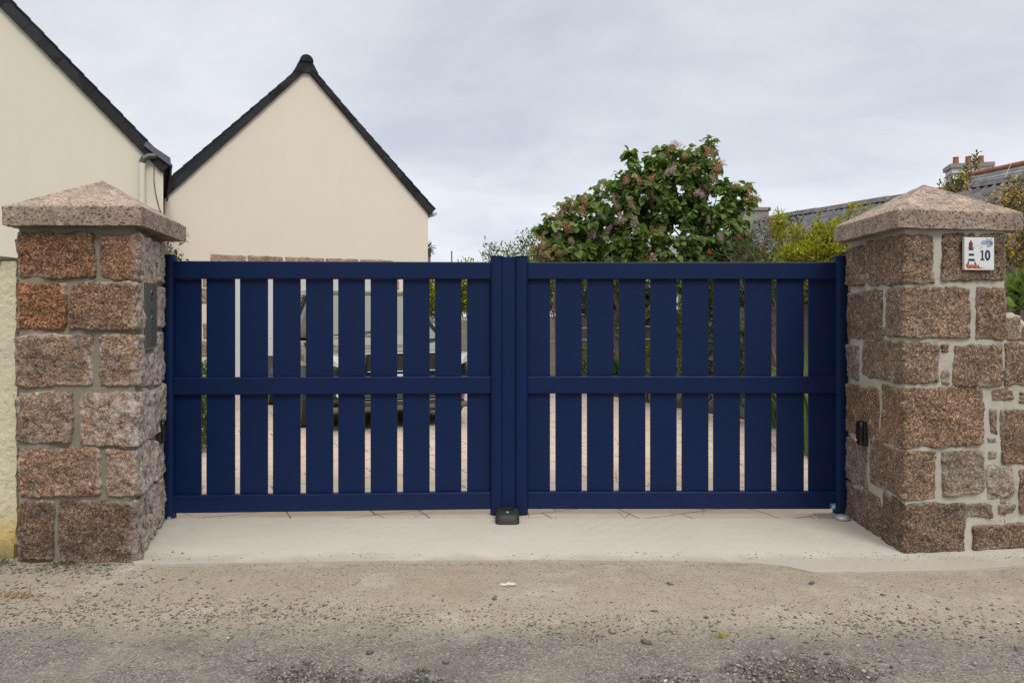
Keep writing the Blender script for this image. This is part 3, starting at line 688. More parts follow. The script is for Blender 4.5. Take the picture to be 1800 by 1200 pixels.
u1 = pb.u(1519.5, 0); y1 = pb.raw(u1)[0].y
photocell(frame_on(pb, u1, zat(761, y1), .012), .085, 41/FPX*y1, 'glossy black photocell with a red light, on the numbered pillar beside the gate', True)
u2 = pa.u(279, 2); y2 = pa.raw(u2)[0].y
photocell(frame_on(pa, u2, zat(759, y2), .012), .085, 39/FPX*y2, 'black photocell on the intercom pillar, low beside the gate post', False)

# house number tile
ut = (pb.u(1689,1)+pb.u(1741,1))/2; yt = pb.raw(ut)[0].y
tw, th = (pb.u(1741,1)-pb.u(1689,1))/2, 57/FPX*yt/2
nt = thing('house_number_tile', 'white glazed tile with a lighthouse and the number 10 on the right pillar', 'house number')
nt.matrix_world = frame_on(pb, ut, zat(446.5, yt), .022)
MB().box((-tw,-.008,-th), (tw,.012,th), .002, seg=2).build('tile', M['tile'], nt)
# drawing on the tile; coordinates 0..1 across and up
def tp(x, y): return (-tw+2*tw*x, -th+2*th*y)
def glaze(name, polys, m, lift=0.0):
    b = MB()
    for poly in polys: b.prism([(tp(x,y)[0], -.0082-lift, tp(x,y)[1]) for x, y in poly], (0,-.0006,0))
    return b.build(name, m, nt)
def ell(cx, cy, rx, ry, n=18): return [(cx+rx*math.cos(2*math.pi*k/n), cy+ry*math.sin(2*math.pi*k/n)) for k in range(n)]
glaze('lighthouse_lantern', [[(.145,.655),(.275,.655),(.275,.78),(.285,.80),(.245,.86),(.23,.90),(.195,.90),(.18,.86),(.14,.80),(.145,.78)]], M['ink_red'])
glaze('lighthouse_bands', [[(.13,.60),(.30,.60),(.285,.655),(.15,.655)], [(.14,.43),(.32,.43),(.315,.50),(.145,.50)], [(.125,.27),(.345,.27),(.33,.34),(.135,.34)], [(.09,.19),(.14,.16),(.15,.27),(.125,.27)], [(.345,.27),(.33,.17),(.42,.12),(.375,.22)],
      [(.115,.655),(.14,.655),(.14,.67),(.12,.70)], [(.285,.655),(.325,.655),(.32,.70),(.29,.67)]], M['ink_navy'])
glaze('rocks', [[(.04,.16),(.10,.185),(.16,.15),(.22,.165),(.28,.16),(.38,.14),(.47,.11),(.56,.07),(.60,.05),(.50,.04),(.40,.045),(.34,.035),(.26,.055),(.16,.04),(.08,.05)]], M['ink_orange'])
glaze('rock_shadows', [[(.12,.05),(.19,.10),(.22,.06)], [(.28,.06),(.33,.12),(.36,.05)], [(.05,.155),(.10,.11),(.07,.09)], [(.44,.13),(.47,.17),(.49,.10)], [(.56,.068),(.72,.05),(.58,.052)]], M['ink_red'], .0007)
glaze('painted_cloud', [ell(.66,.84,.11,.07), ell(.84,.80,.11,.09), ell(.78,.90,.07,.06), ell(.90,.84,.06,.07), [(.34,.745),(.60,.765),(.60,.755),(.34,.735)]], M['ink_blue'])
for g_ in [[(.50,.66),(.60,.71),(.605,.70),(.52,.655)], [(.84,.93),(.93,.975),(.935,.96),(.86,.92)], [(.56,.80),(.70,.83),(.70,.82),(.57,.79)], [(.75,.70),(.86,.745),(.87,.73),(.77,.69)]]: glaze('painted_gull', [g_], M['ink_grey'], .0007)
# digit 1 with slab serifs, digit 0 as a ring
glaze('numeral', [[(.535,.29),(.66,.29),(.66,.335),(.625,.345),(.625,.60),(.57,.60),(.535,.575),(.535,.545),(.575,.555),(.575,.345),(.535,.335)]], M['ink_navy'], .0004)
b = MB(); o_ = ell(.775,.452,.095,.165,28); i_ = ell(.775,.452,.028,.095,28)
vs = [(tp(*p)[0], -.0088, tp(*p)[1]) for p in o_+i_] + [(tp(*p)[0], -.0081, tp(*p)[1]) for p in o_+i_]
n = 28; b.add(vs, [(k, (k+1)%n, n+(k+1)%n, n+k) for k in range(n)] + [(k, (k+1)%n, 2*n+(k+1)%n, 2*n+k) for k in range(n)] + [(n+k, n+(k+1)%n, 3*n+(k+1)%n, 3*n+k) for k in range(n)])
b.build('numeral', M['ink_navy'], nt)
glaze('signature', [[(.72+.04*k,.045+.012*(k%2)),(.75+.04*k,.055),(.75+.04*k,.048)] for k in range(6)], M['ink_grey'])

# ------------------------------------------------------------------ the gate
def leaf(label, hx, hy, cx, cy, gaps, inner_px, stile_px, outer_px, cover, hinge_left):
    dx, dy = cx-hx, cy-hy; L = math.hypot(dx, dy); an = math.atan2(dy, dx)
    t = thing('gate_leaf', label, 'gate', (hx, hy, 0), an, 'two leaves of the navy driveway gate')
    def U(px):
        k = (px-900)/FPX; s = (k*hy-hx)/(dx-k*dy); return s*L
    Z = lambda y: zat(y, 5.42)
    rails = [(Z(491.5), Z(461)), (Z(691), Z(660.5)), (Z(893), Z(862.5))]
    ua, ub = U(inner_px[0]), U(inner_px[1])
    for z0, z1 in rails: MB().box((ua-.004, -.026, z0), (ub+.004, .026, z1), .008, seg=2).build('rail', M['gate'], t)
    es = [ua] + [U(g) for gp in gaps for g in gp] + [ub]
    for i in range(0, len(es), 2):
        b = MB()
        for (za_, zb2) in ((rails[1][1], rails[0][0]), (rails[2][1], rails[1][0])): b.box((es[i], .008, za_+.0005), (es[i+1], .023, zb2-.0005), .002, seg=2)
        b.build('board', M['gate'], t)
    for (p0, p1) in (stile_px, outer_px):
        u0, u1 = sorted((U(p0), U(p1))); zl, zh = .006, Z(452)
        n = 10; sec = [(u0+(u1-u0)*k/n, -.024-.020*math.sqrt(max(0, 1-(2*k/n-1)**2))) for k in range(n+1)] + [(u1, .03), (u0, .03)]
        b = MB(); b.prism([(x, y, zl) for x, y in sec], (0, 0, zh-zl)); s = b.build('stile', M['gate'], t)
        b = MB(); ce = (u0+u1)/2; b.prism([(ce+(x-ce)*1.05, y*1.09, zh) for x, y in sec], (0, 0, .007)); bevelmod(b.build('cap', M['gate'], s), .002)
        s.data.name = 'stile'
    if cover:
        u0, u1 = U(cover[0]), U(cover[1])
        MB().box((u0, -.023, .02), (u1, -.008, Z(451.5)), .002, seg=2).build('cover_strip', M['gate'], t)
    return t, U
gl = [(353,362),(412,421),(470,479),(527.5,537),(585,594),(641,651),(698,708),(755,764.5),(811,821)]
gr = [(967,976.5),(1023,1032),(1079,1088),(1135,1143.5),(1190,1199),(1246,1254.5),(1301.5,1310),(1357,1366),(1414,1422)]
lx = lambda px, d: (px-900)/FPX*d
t1, U1 = leaf('left leaf of the navy slatted gate, hung on the intercom pillar', lx(289,5.30), 5.30, lx(883.5,5.42), 5.42, gl, (307.5,862), (862,883), (289,307.5), (878,910), True)
t2, U2 = leaf('right leaf of the navy slatted gate, with a small blue sticker low down', lx(905,5.42), 5.42, lx(1490,5.42), 5.42, gr, (928,1466.5), (905.5,928), (1466.5,1489), None, False)
# sticker (a printed square on the bottom rail)
u0, u1 = U2(1457), U2(1466); z0, z1 = zat(893.5, 5.40), zat(884.5, 5.40)
st = MB().box((u0,-.0276,z0),(u1,-.0262,z1)).build('sticker', M['sticker'], t2)
MB().box((u0+.004,-.0282,z0+.004),(u1-.004,-.0277,z1-.004)).build('sticker_field', M['sticker_d'], st)
w_, h_ = u1-u0, z1-z0
b = MB(); b.prism([(u0+w_*x, -.0289, z0+h_*y) for x, y in ((.42,.78),(.72,.78),(.80,.60),(.55,.58),(.60,.42),(.84,.46),(.80,.30),(.40,.28),(.36,.5))], (0,.0006,0)); b.build('sticker_logo', M['sticker_w'], st)
b = MB(); b.prism([(u0+w_*x, -.0289, z0+h_*y) for x, y in ((.18,.20),(.84,.20),(.84,.13),(.18,.13))], (0,.0006,0)); b.build('sticker_logo', M['sticker_w'], st)
# centre stop
gs = thing('gate_stop', 'black rounded ground stop under the meeting of the two gate leaves', 'gate stop', ((892-900)/FPX*5.2, 5.26, .004)); gs.scale = (.92, .95, .88)
def stop_mesh():
    b = MB(); vs = []; fs = []; n = 40
    lay = [(0,.089,.135,6),(.03,.087,.133,6),(.055,.082,.125,5),(.066,.076,.116,4),(.072,.066,.10,3.4),(.073,.03,.05,2.6)]
    for z, rx, ry, e in lay:
        for k in range(n):
            a = 2*math.pi*k/n; c, s = math.cos(a), math.sin(a); f = (abs(c)**e+abs(s)**e)**(-1/e); vs.append((rx*c*f, ry*s*f, z))
    for j in range(len(lay)-1):
        for k in range(n): fs.append((j*n+k, j*n+(k+1)%n, (j+1)*n+(k+1)%n, (j+1)*n+k))
    fs.append(tuple(range((len(lay)-1)*n, len(lay)*n))); b.add(vs, fs); b.build('stop_body', M['rubber'], gs, smooth=True)
    MB().lathe([(.012,.070),(.012,.079),(.006,.081)], (0,-.055,0), 'Z', 6).build('bolt', M['galv'], gs)
    MB().box((-.05,-.03,.069), (.05,.1,.074), .003).build('recess', M['trim'], gs)
stop_mesh()
# pivots at the feet of the outer stiles
def pivot(x, y, label, big):
    t = thing('gate_pivot', label, 'hinge', (x, y, .004), group='ground pivots of the gate')
    MB().lathe([(.030,0),(.030,.006),(.022,.010),(.022,.004),(.012,.004),(.012,.02)], (0,0,0), 'Z', 20).build('pivot_ring', M['galv'], t)
    if big:
        MB().box((-.16,-.02,0), (.03,.10,.005), .0015).build('base_plate', M['galv'], t)
        MB().lathe([(.05,.004),(.052,.012),(.04,.028),(.018,.033)], (-.02,-.06,0), 'Z', 20).build('pivot_cover', M['galv'], t)
    return t
pivot(lx(298,5.28)+.005, 5.26, 'small galvanised pivot ring at the foot of the intercom pillar', False)
pivot(lx(1476,5.36), 5.33, 'galvanised pivot plate at the foot of the numbered pillar, below the blue sticker', True)

# ------------------------------------------------------------------ houses (all turned by the same angle)
HA = math.atan2(2.05, 4.33); er = Vector((math.cos(HA), math.sin(HA), 0)); eb = Vector((-math.sin(HA), math.cos(HA), 0))
Mloc = lambda o: Matrix(((er.x, eb.x, 0, o[0]), (er.y, eb.y, 0, o[1]), (0, 0, 1, 0), (0, 0, 0, 1)))
def verge(parent, name, p0, p1, w, y0, th, m, n=12):
    """slates laid along the gable edge: local xz from eave p0 to ridge p1, width w, each stepped a little"""
    d = Vector((p1[0]-p0[0], 0, p1[1]-p0[1])); L = d.length; d.normalize(); nn = Vector((-d.z, 0, d.x)) if d.x > 0 else Vector((d.z, 0, -d.x))
    if nn.z < 0: nn = -nn
    b = MB()
    for k in range(n):
        a, c = L*k/n, L*(k+1)/n + .03; s = k % 2*.003
        q = [Vector((p0[0], 0, p0[1])) + d*a + nn*(.012), Vector((p0[0], 0, p0[1])) + d*c + nn*.0, Vector((p0[0], 0, p0[1])) + d*(c-.02) - nn*(w-.004), Vector((p0[0], 0, p0[1])) + d*a - nn*w]
        b.prism([(v.x, y0-s-.0008*k, v.z) for v in q], (0, th, 0))
    return b.build(name, m, parent)
def roofslab(parent, p0, p1, y0, y1, th, m, rows=16):
    """slate courses as overlapping strips from eave to ridge"""
    b = MB(); d = Vector((p1[0]-p0[0], 0, p1[1]-p0[1])); L = d.length; d.normalize(); nn = Vector((-d.z, 0, d.x))
    if nn.z < 0: nn = -nn
    for k in range(rows):
        a, c = L*k/rows, L*(k+1)/rows+.02; o = Vector((p0[0], 0, p0[1]))
        q = [o+d*a+nn*(th*.5), o+d*a+nn*(th*.5+.016), o+d*c+nn*(th*.5+.004), o+d*c+nn*(th*.5-.012)]
        b.prism([(v.x, y0, v.z) for v in q], (0, y1-y0, 0))
    o = Vector((p0[0], 0, p0[1])); q = [o-nn*th*.5, o+nn*th*.5, o+d*L+nn*th*.5, o+d*L-nn*th*.5]
    b.prism([(v.x, y0+.01, v.z) for v in q], (0, y1-y0-.02, 0))
    return b.build('roof', m, parent)
# garage house, seen gable on
W2, ZE, ZA = 4.79, 3.565, 6.02
h2 = thing('garage_house', 'small cream rendered gabled garage with slate verges behind the left gate leaf', 'house', (-6.01,13.30,0), HA)
b = MB()
gx0, gx1, gz = .78, 4.02, 2.30     # door opening
for xa, xb, zt0, zt1 in ((0, gx0, None, None), (gx1, W2, None, None), (gx0, gx1, gz, None)):
    slope = lambda x: ZE + (ZA-ZE)*(1-abs(x-W2/2)/(W2/2))
    z0_ = -.1 if zt0 is None else zt0
    pts = [(xa, 0, z0_), (xb, 0, z0_), (xb, 0, slope(xb))] + ([(W2/2, 0, ZA)] if xa < W2/2 < xb else []) + [(xa, 0, slope(xa))]
    b.prism(pts, (0, .25, 0))
b.box((0,.25,-.1),(.22,7.0,ZE)); b.box((W2-.22,.25,-.1),(W2,7.0,ZE)); b.box((.22,6.8,-.1),(W2-.22,7.0,ZE))
b.build('wall', M['render_far'], h2)
MB().box((gx0, .12, 0), (gx1, .17, gz), 0).build('garage_door', M['door'], h2)
V, F, T = [], [], []
phl = Path([(-6.01,13.30),(-6.01+er.x*W2,13.30+er.y*W2)])
def far_stones(name, lst, seed):
    rs = random.Random(seed)
    for k, st_ in enumerate(lst):
        V, F, T = [], [], []; stone(V, F, T, phl, *st_, .012, seed+k, (rs.uniform(1.35,1.6), .5, .5), .4, .025, None, .008)
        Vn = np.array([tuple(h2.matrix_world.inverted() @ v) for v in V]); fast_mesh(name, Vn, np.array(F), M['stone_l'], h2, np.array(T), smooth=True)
bpy.context.view_layer.update()
xs = [.72, 1.35, 2.0, 2.75, 3.4, 4.08]
far_stones('lintel_stone', [(a+.002, c_-.002, 2.31, 2.50) for a, c_ in zip(xs, xs[1:])], 50)
q_ = []
for side, x in ((0, gx0), (1, gx1)):
    z = .05; k = 0
    while z < 2.25:
        w = .34 if k % 2 else .18; q_.append((x-w, x-.004, z, z+.30) if side == 0 else (x+.004, x+w, z, z+.30)); z += .31 if k % 2 else .62; k += 1
far_stones('quoin', q_, 80)
verge(h2, 'verge', (-.12, ZE-.10), (W2/2-.06, ZA+.05), .115, -.055, .07, M['slate'], 11)
verge(h2, 'verge', (W2+.10, ZE-.08), (W2/2+.06, ZA+.05), .105, -.06, .07, M['slate'], 17)
roofslab(h2, (-.16, ZE-.05), (W2/2, ZA+.06), 0, 7.1, .06, M['slate']); roofslab(h2, (W2+.14, ZE-.05), (W2/2, ZA+.06), 0, 7.1, .06, M['slate'])
b = MB()
for k in range(16):
    y = -.09+k*.45
    n = 12; r = .115-.006*(k%2); sec = [(W2/2+r*math.cos(math.pi*i/n), ZA+.10+r*1.05*math.sin(math.pi*i/n)) for i in range(n+1)]
    b.prism([(x, y, z) for x, z in sec], (0, .455, 0))
rdg = b.build('ridge_tiles', M['slate'], h2); 
b = MB(); n = 12; b.prism([(W2/2+.125*math.cos(math.pi*i/n), -.10, ZA+.095+.13*math.sin(math.pi*i/n)) for i in range(n+1)], (0,.05,0)); b.build('ridge_end', M['slate'], rdg)
b = MB(); b.prism([(W2/2+x, -.075, ZA+z) for x, z in ((-.22,-.1),(.22,-.1),(.11,.10),(-.11,.10))], (0,.05,0)); b.build('ridge_cover', M['slate'], h2)
def gutter(parent, x0, z, y0, y1, s, m, r=.065):
    b = MB(); n = 10; o = [(x0+s*r+r*math.cos(math.pi+math.pi*i/n), z+r*math.sin(math.pi+math.pi*i/n)) for i in range(n+1)]
    i_ = [(x0+s*r+(r-.006)*math.cos(math.pi+math.pi*i/n), z+(r-.006)*math.sin(math.pi+math.pi*i/n)) for i in range(n+1)][::-1]
    b.prism([(x, y0, zz_) for x, zz_ in o+i_], (0, y1-y0, 0)); b.prism([(x, y0, zz_) for x, zz_ in o], (0, .006, 0)); return b.build('gutter', m, parent)
gutter(h2, W2+.06, ZE-.10, -.02, 7.0, 1, M['galv'])
# left house: bigger gable nearer the camera
h1 = thing('left_house', 'large ivory rendered house gable at the left edge with an ivory downpipe', 'house', (-4.95,10.90,0), HA)
W1, Z1 = 8.0, 3.53; ZA1 = Z1+4.15
b = MB(); b.prism([(-W1,0,-.1),(0,0,-.1),(0,0,Z1),(-W1/2,0,ZA1),(-W1,0,Z1)], (0,.25,0)); b.box((-.25,.25,-.1),(0,2.62,Z1)); b.box((-W1,.25,-.1),(-W1+.25,9,Z1)); b.box((-W1+.25,8.8,-.1),(-.3,9,Z1)); b.build('wall', M['render_left'], h1)
verge(h1, 'verge', (.07, Z1-.02), (-W1/2-.02, ZA1+.10), .12, -.06, .07, M['slate'], 22)
verge(h1, 'verge', (-W1-.1, Z1-.05), (-W1/2+.02, ZA1+.10), .19, -.06, .07, M['slate'], 22)
roofslab(h1, (.09, Z1-.02), (-W1/2, ZA1+.11), 0, 2.6, .06, M['slate'], 26); roofslab(h1, (-W1-.14, Z1-.04), (-W1/2, ZA1+.12), 0, 9.1, .09, M['slate'], 26)
b = MB(); b.prism([(.085,-.05,Z1-.16),(.11,-.05,Z1-.16),(.11,-.05,Z1+.03),(.085,-.05,Z1+.03)], (0,2.6,0)); b.build('eaves_board', M['slate'], h1)
xp = -.27
b = MB(); b.tube([(xp,-.085,-.05),(xp,-.085,2.55),(xp,-.085,Z1-.08),(xp+.005,-.085,Z1+.03)], .042, 14); b.build('downpipe', M['pvc'], h1, smooth=False)
for z in (.9, 2.72): b = MB(); b.lathe([(.051,z),(.051,z+.022)], (xp,-.085,0), 'Z', 16); b.box((xp-.075,-.03,z), (xp+.075,-.004,z+.02)); b.build('pipe_bracket', M['pvc'], h1)
b = MB(); b.tube([(xp,-.085,Z1+.0),(xp+.02,-.088,Z1+.06),(xp+.08,-.09,Z1+.10),(xp+.15,-.08,Z1+.11),(xp+.19,-.04,Z1+.11)], [.045,.045,.043,.042,.042], 14); b.build('swan_neck', M['zinc'], h1)
b = MB(); b.prism([(xp+.05,-.10,Z1+.30),(xp+.36,-.10,Z1+.10),(xp+.37,-.10,Z1-.02),(xp+.02,-.10,Z1+.24)], (0,.06,0)); b.build('flashing', M['zinc'], h1)
b = MB(); b.tube([(-.02-.10,-.07,Z1-.02),(-.12,-.06,Z1-.25),(-.09,-.03,Z1-.45),(-.05,-.02,Z1-.62),(.0,-.01,Z1-.72)], .006, 6); b.build('loose_wire', M['trim'], h1)
# valley piece between the two
b = MB(); b.prism([(-.16,-.02,ZE-.02),(.35,-.02,ZE+.20),(.10,-.02,ZE-.02),(-.05,-.02,ZE-.12)], (0,.3,0)); b.build('valley_flashing', M['galv'], h2)

# far right: long shed with corrugated roof, slate roofed house and two chimneys
SA, SB = Vector((6.75,21.0,0)), Vector((10.6,12.6,0)); ds = (SB-SA).normalized(); dn = Vector((ds.y, -ds.x, 0))   # dn points down-slope towards the garden
if dn.x > 0: dn = -dn
shed = thing('shed', 'long low shed with a grey corrugated roof behind the right pillar', 'shed', (SA.x, SA.y, 0))
def shed_build():
    Ls = (SB-SA).length; zr, ze, run = 4.02, 2.45, 2.9; n = int(Ls/.16)*4; V = []; F = []
    for side in (1, -1):
        rows = 10; off = len(V)
        for j in range(rows+1):
            f = j/rows
            for i in range(n+1):
                s = Ls*i/n; w = .034*math.cos(2*math.pi*i/4.0*1.0) ; lap = .015*((j*2) % 10 == 0)
                p = SA + ds*s + dn*side*run*f; V.append(Vector((p.x, p.y, zr-(zr-ze)*f + w + lap + .012*mn.noise(p*2))))
        for j in range(rows):
            for i in range(n): a = off+j*(n+1)+i; F.append((a, a+1, a+n+2, a+n+1))
    V = np.array([tuple(v-shed.location) for v in V]); fast_mesh('corrugated_roof', V, np.array(F), M['fibro'], shed, smooth=True)
    b = MB()
    for k in range(9):
        a, c = SA+ds*(Ls*k/9-.02), SA+ds*(Ls*(k+1)/9); up = Vector((0,0,1))
        z = zr+.02 + .012*(k%2)
        sec = lambda p: [p+dn*.20+up*(z-.09), p+dn*.06+up*(z+.035), p-dn*.06+up*(z+.035), p-dn*.20+up*(z-.09), p+up*(z-.02)]
        b.prism(sec(a), c-a)
    b.build('ridge_cap', M['fibro'], shed, shed.location)
    b = MB(); p = [SA+dn*(run-.2), SB+dn*(run-.2), SB-dn*(run-.2), SA-dn*(run-.2)]; b.prism([(q.x,q.y,-.1) for q in p], (0,0,ze+.15))
    for e in (SA, SB): b.prism([(e+dn*(run-.2)+Vector((0,0,ze+.0))), (e+Vector((0,0,zr-.12))), (e-dn*(run-.2)+Vector((0,0,ze+.0)))], ds*(.12 if e is SA else -.12))
    b.build('wall', M['conc_old'], shed, shed.location)
shed_build()
ho = thing('slate_house', 'slate roofed house with a red lichened ridge beyond the shed, far right', 'house', (15.6,25.5,0))
def slate_house():
    A, B_ = P(1705,309,25.0), P(1900,266,21.5)
    A.z = B_.z = 6.0; d = (B_-A).normalized(); nn_ = Vector((d.y, -d.x, 0)); nn_ = -nn_ if nn_.x > 0 else nn_
    A = Vector((A.x, A.y, 6.0)); zr = EYE + (HY-309)/FPX*A.y; A.z = zr
    B_ = Vector((B_.x, B_.y, zr)); A0, B0 = A, B_ + d*3; run, drop = 3.6, 3.0; o = ho.location
    b = MB(); rows = 22
    for sgn in (1, -1):
        for k in range(rows):
            f0, f1 = k/rows, (k+1)/rows+.01; up = Vector((0,0,1))
            q = [A0+nn_*sgn*run*f0-up*drop*f0, A0+nn_*sgn*run*f1-up*(drop*f1-.03), A0+nn_*sgn*run*f1-up*drop*(f1), A0+nn_*sgn*run*f0-up*(drop*f0+.03)]
            b.prism(q, B0-A0)
    b.build('roof', M['slate_far'], ho, o)
    b = MB(); rg = []
    for k in range(14):
        a, c = A0.lerp(B0, k/14), A0.lerp(B0, (k+1)/14)
        b.tube([a+Vector((0,0,.03)), c+Vector((0,0,.03))], .09+.008*(k%2), 8)
    b.build('ridge_tiles', M['lichen_ridge'], ho, o)
    b = MB(); w = run-.25
    pl = [A0+nn_*w, B0+nn_*w, B0-nn_*w, A0-nn_*w]; b.prism([(q.x, q.y, -.1) for q in pl], (0, 0, zr-drop+.2))
    b.prism([Vector((A0.x, A0.y, zr-.1))+d*.05, A0+nn_*w-Vector((0,0,drop)), A0-nn_*w-Vector((0,0,drop))], d*.2); b.build('wall', M['white_render'], ho, o)
    # chimney
    c0 = P(1702,300,25.6); ch = MB(); ax, ay = er*.0+Vector((.96,-.28,0)), Vector((.28,.96,0))
    def bx(cx, hw, hd, za, zb2): 
        c = Vector((cx.x, cx.y, 0)); return [c-ax*hw-ay*hd, c+ax*hw-ay*hd, c+ax*hw+ay*hd, c-ax*hw+ay*hd], za, zb2
    zt = EYE + (HY-294)/FPX*25.2
    q, a, z2 = bx(c0, .58, .42, 3.0, zt); ch.prism([(v.x,v.y,a) for v in q], (0,0,z2-a)); cs = ch.build('chimney', M['white_render'], ho, o)
    b = MB()
    for hw, a, z2 in ((.615, zt-.20, zt-.16), (.65, zt, zt+.14)):
        q, a, z2 = bx(c0, hw, hw-.17, a, z2); b.prism([(v.x,v.y,a) for v in q], (0,0,z2-a))
    b.build('chimney_cornice', M['conc_old'], cs, (0,0,0)).location = -o
    for k in (-1, 0, 1):
        c = c0+ax*.37*k; b = MB(); b.lathe([(.10,zt+.14),(.085,zt+.38),(.09,zt+.40),(.09,zt+.43),(.07,zt+.43)], (c.x,c.y,0), 'Z', 16); x = b.build('chimney_pot', M['terracotta'], cs); x.location = -o
slate_house()
def far_chimney():
    d = 27.0; c = P(1327,395,d); t = thing('chimney', 'short stone chimney stack rising left of the corrugated shed, behind the lilac', 'chimney', (c.x, c.y+.3, 0))
    zt = EYE+(HY-371)/FPX*d; o = t.location
    MB().box((c.x-.46,c.y-.1,0),(c.x+.46,c.y+.6,zt),.01).build('stack', M['conc_old'], t, o)
    MB().box((c.x-.52,c.y-.16,zt),(c.x+.52,c.y+.66,zt+.12),.015).build('cornice', M['conc_old'], t, o)
    for k in (-1, 0, 1): MB().lathe([(.12,zt+.12),(.09,zt+.50),(.10,zt+.55)], (c.x-.12+k*.34-.2,c.y+.25,0), 'Z', 12).build('chimney_pot', M['terracotta'], t, o)
    # the roof it stands on
    r = thing('cottage', 'dark roofed cottage mostly hidden by the lilac below the stone chimney', 'house', (c.x-1.5, c.y+1, 0)); o = r.location
    b = MB(); b.box((c.x-6,c.y+.7,-.1),(c.x+1.2,c.y+6,3.4)); b.build('wall', M['white_render'], r, o)
    b = MB(); b.prism([(c.x-6.2,c.y+.5,3.35),(c.x-6.2,c.y+3.4,4.6),(c.x-6.2,c.y+6.2,3.35)], (7.6,0,0)); b.build('roof', M['slate_far'], r, o)
far_chimney()
# garden fence of concrete posts and planks
def fence(pts, label, tops):
    t = thing('concrete_fence', label, 'fence', (pts[0][0], pts[0][1], 0)); o = t.location
    for (a, b2, za_, zb2) in zip(pts, pts[1:], tops, tops[1:]):
        A, B2 = Vector((*a, 0)), Vector((*b2, 0)); L = (B2-A).length; d = (B2-A)/L; nn_ = Vector((d.y, -d.x, 0)); k = max(1, round(L/1.9))
        for i in range(k):
            p, q = A+d*(L*i/k), A+d*(L*(i+1)/k); z = za_+(zb2-za_)*(i+.5)/k
            b = MB()
            for r_ in range(5): h = z/5; b.prism([p+d*.05+nn_*.02+Vector((0,0,r_*h+.004)), q-d*.05+nn_*.02+Vector((0,0,r_*h+.004)), q-d*.05+nn_*.02+Vector((0,0,(r_+1)*h-.006)), p+d*.05+nn_*.02+Vector((0,0,(r_+1)*h-.006))], -nn_*.045)
            b.build('plank_panel', M['fence'], t, o)
            b = MB(); b.prism([p-d*.055+nn_*.055, p+d*.055+nn_*.055, p+d*.055-nn_*.055, p-d*.055-nn_*.055], (0,0,z+.03)); b.build('post', M['fence'], t, o)
    return t
fence([(-2.2,18.3),(2.9,18.3)], 'weathered concrete plank fence across the back of the driveway', [1.27,1.42])
fence([(3.0,18.1),(5.3,11.2),(5.9,6.0)], 'weathered concrete plank fence along the right of the garden', [1.42,1.64,1.55])

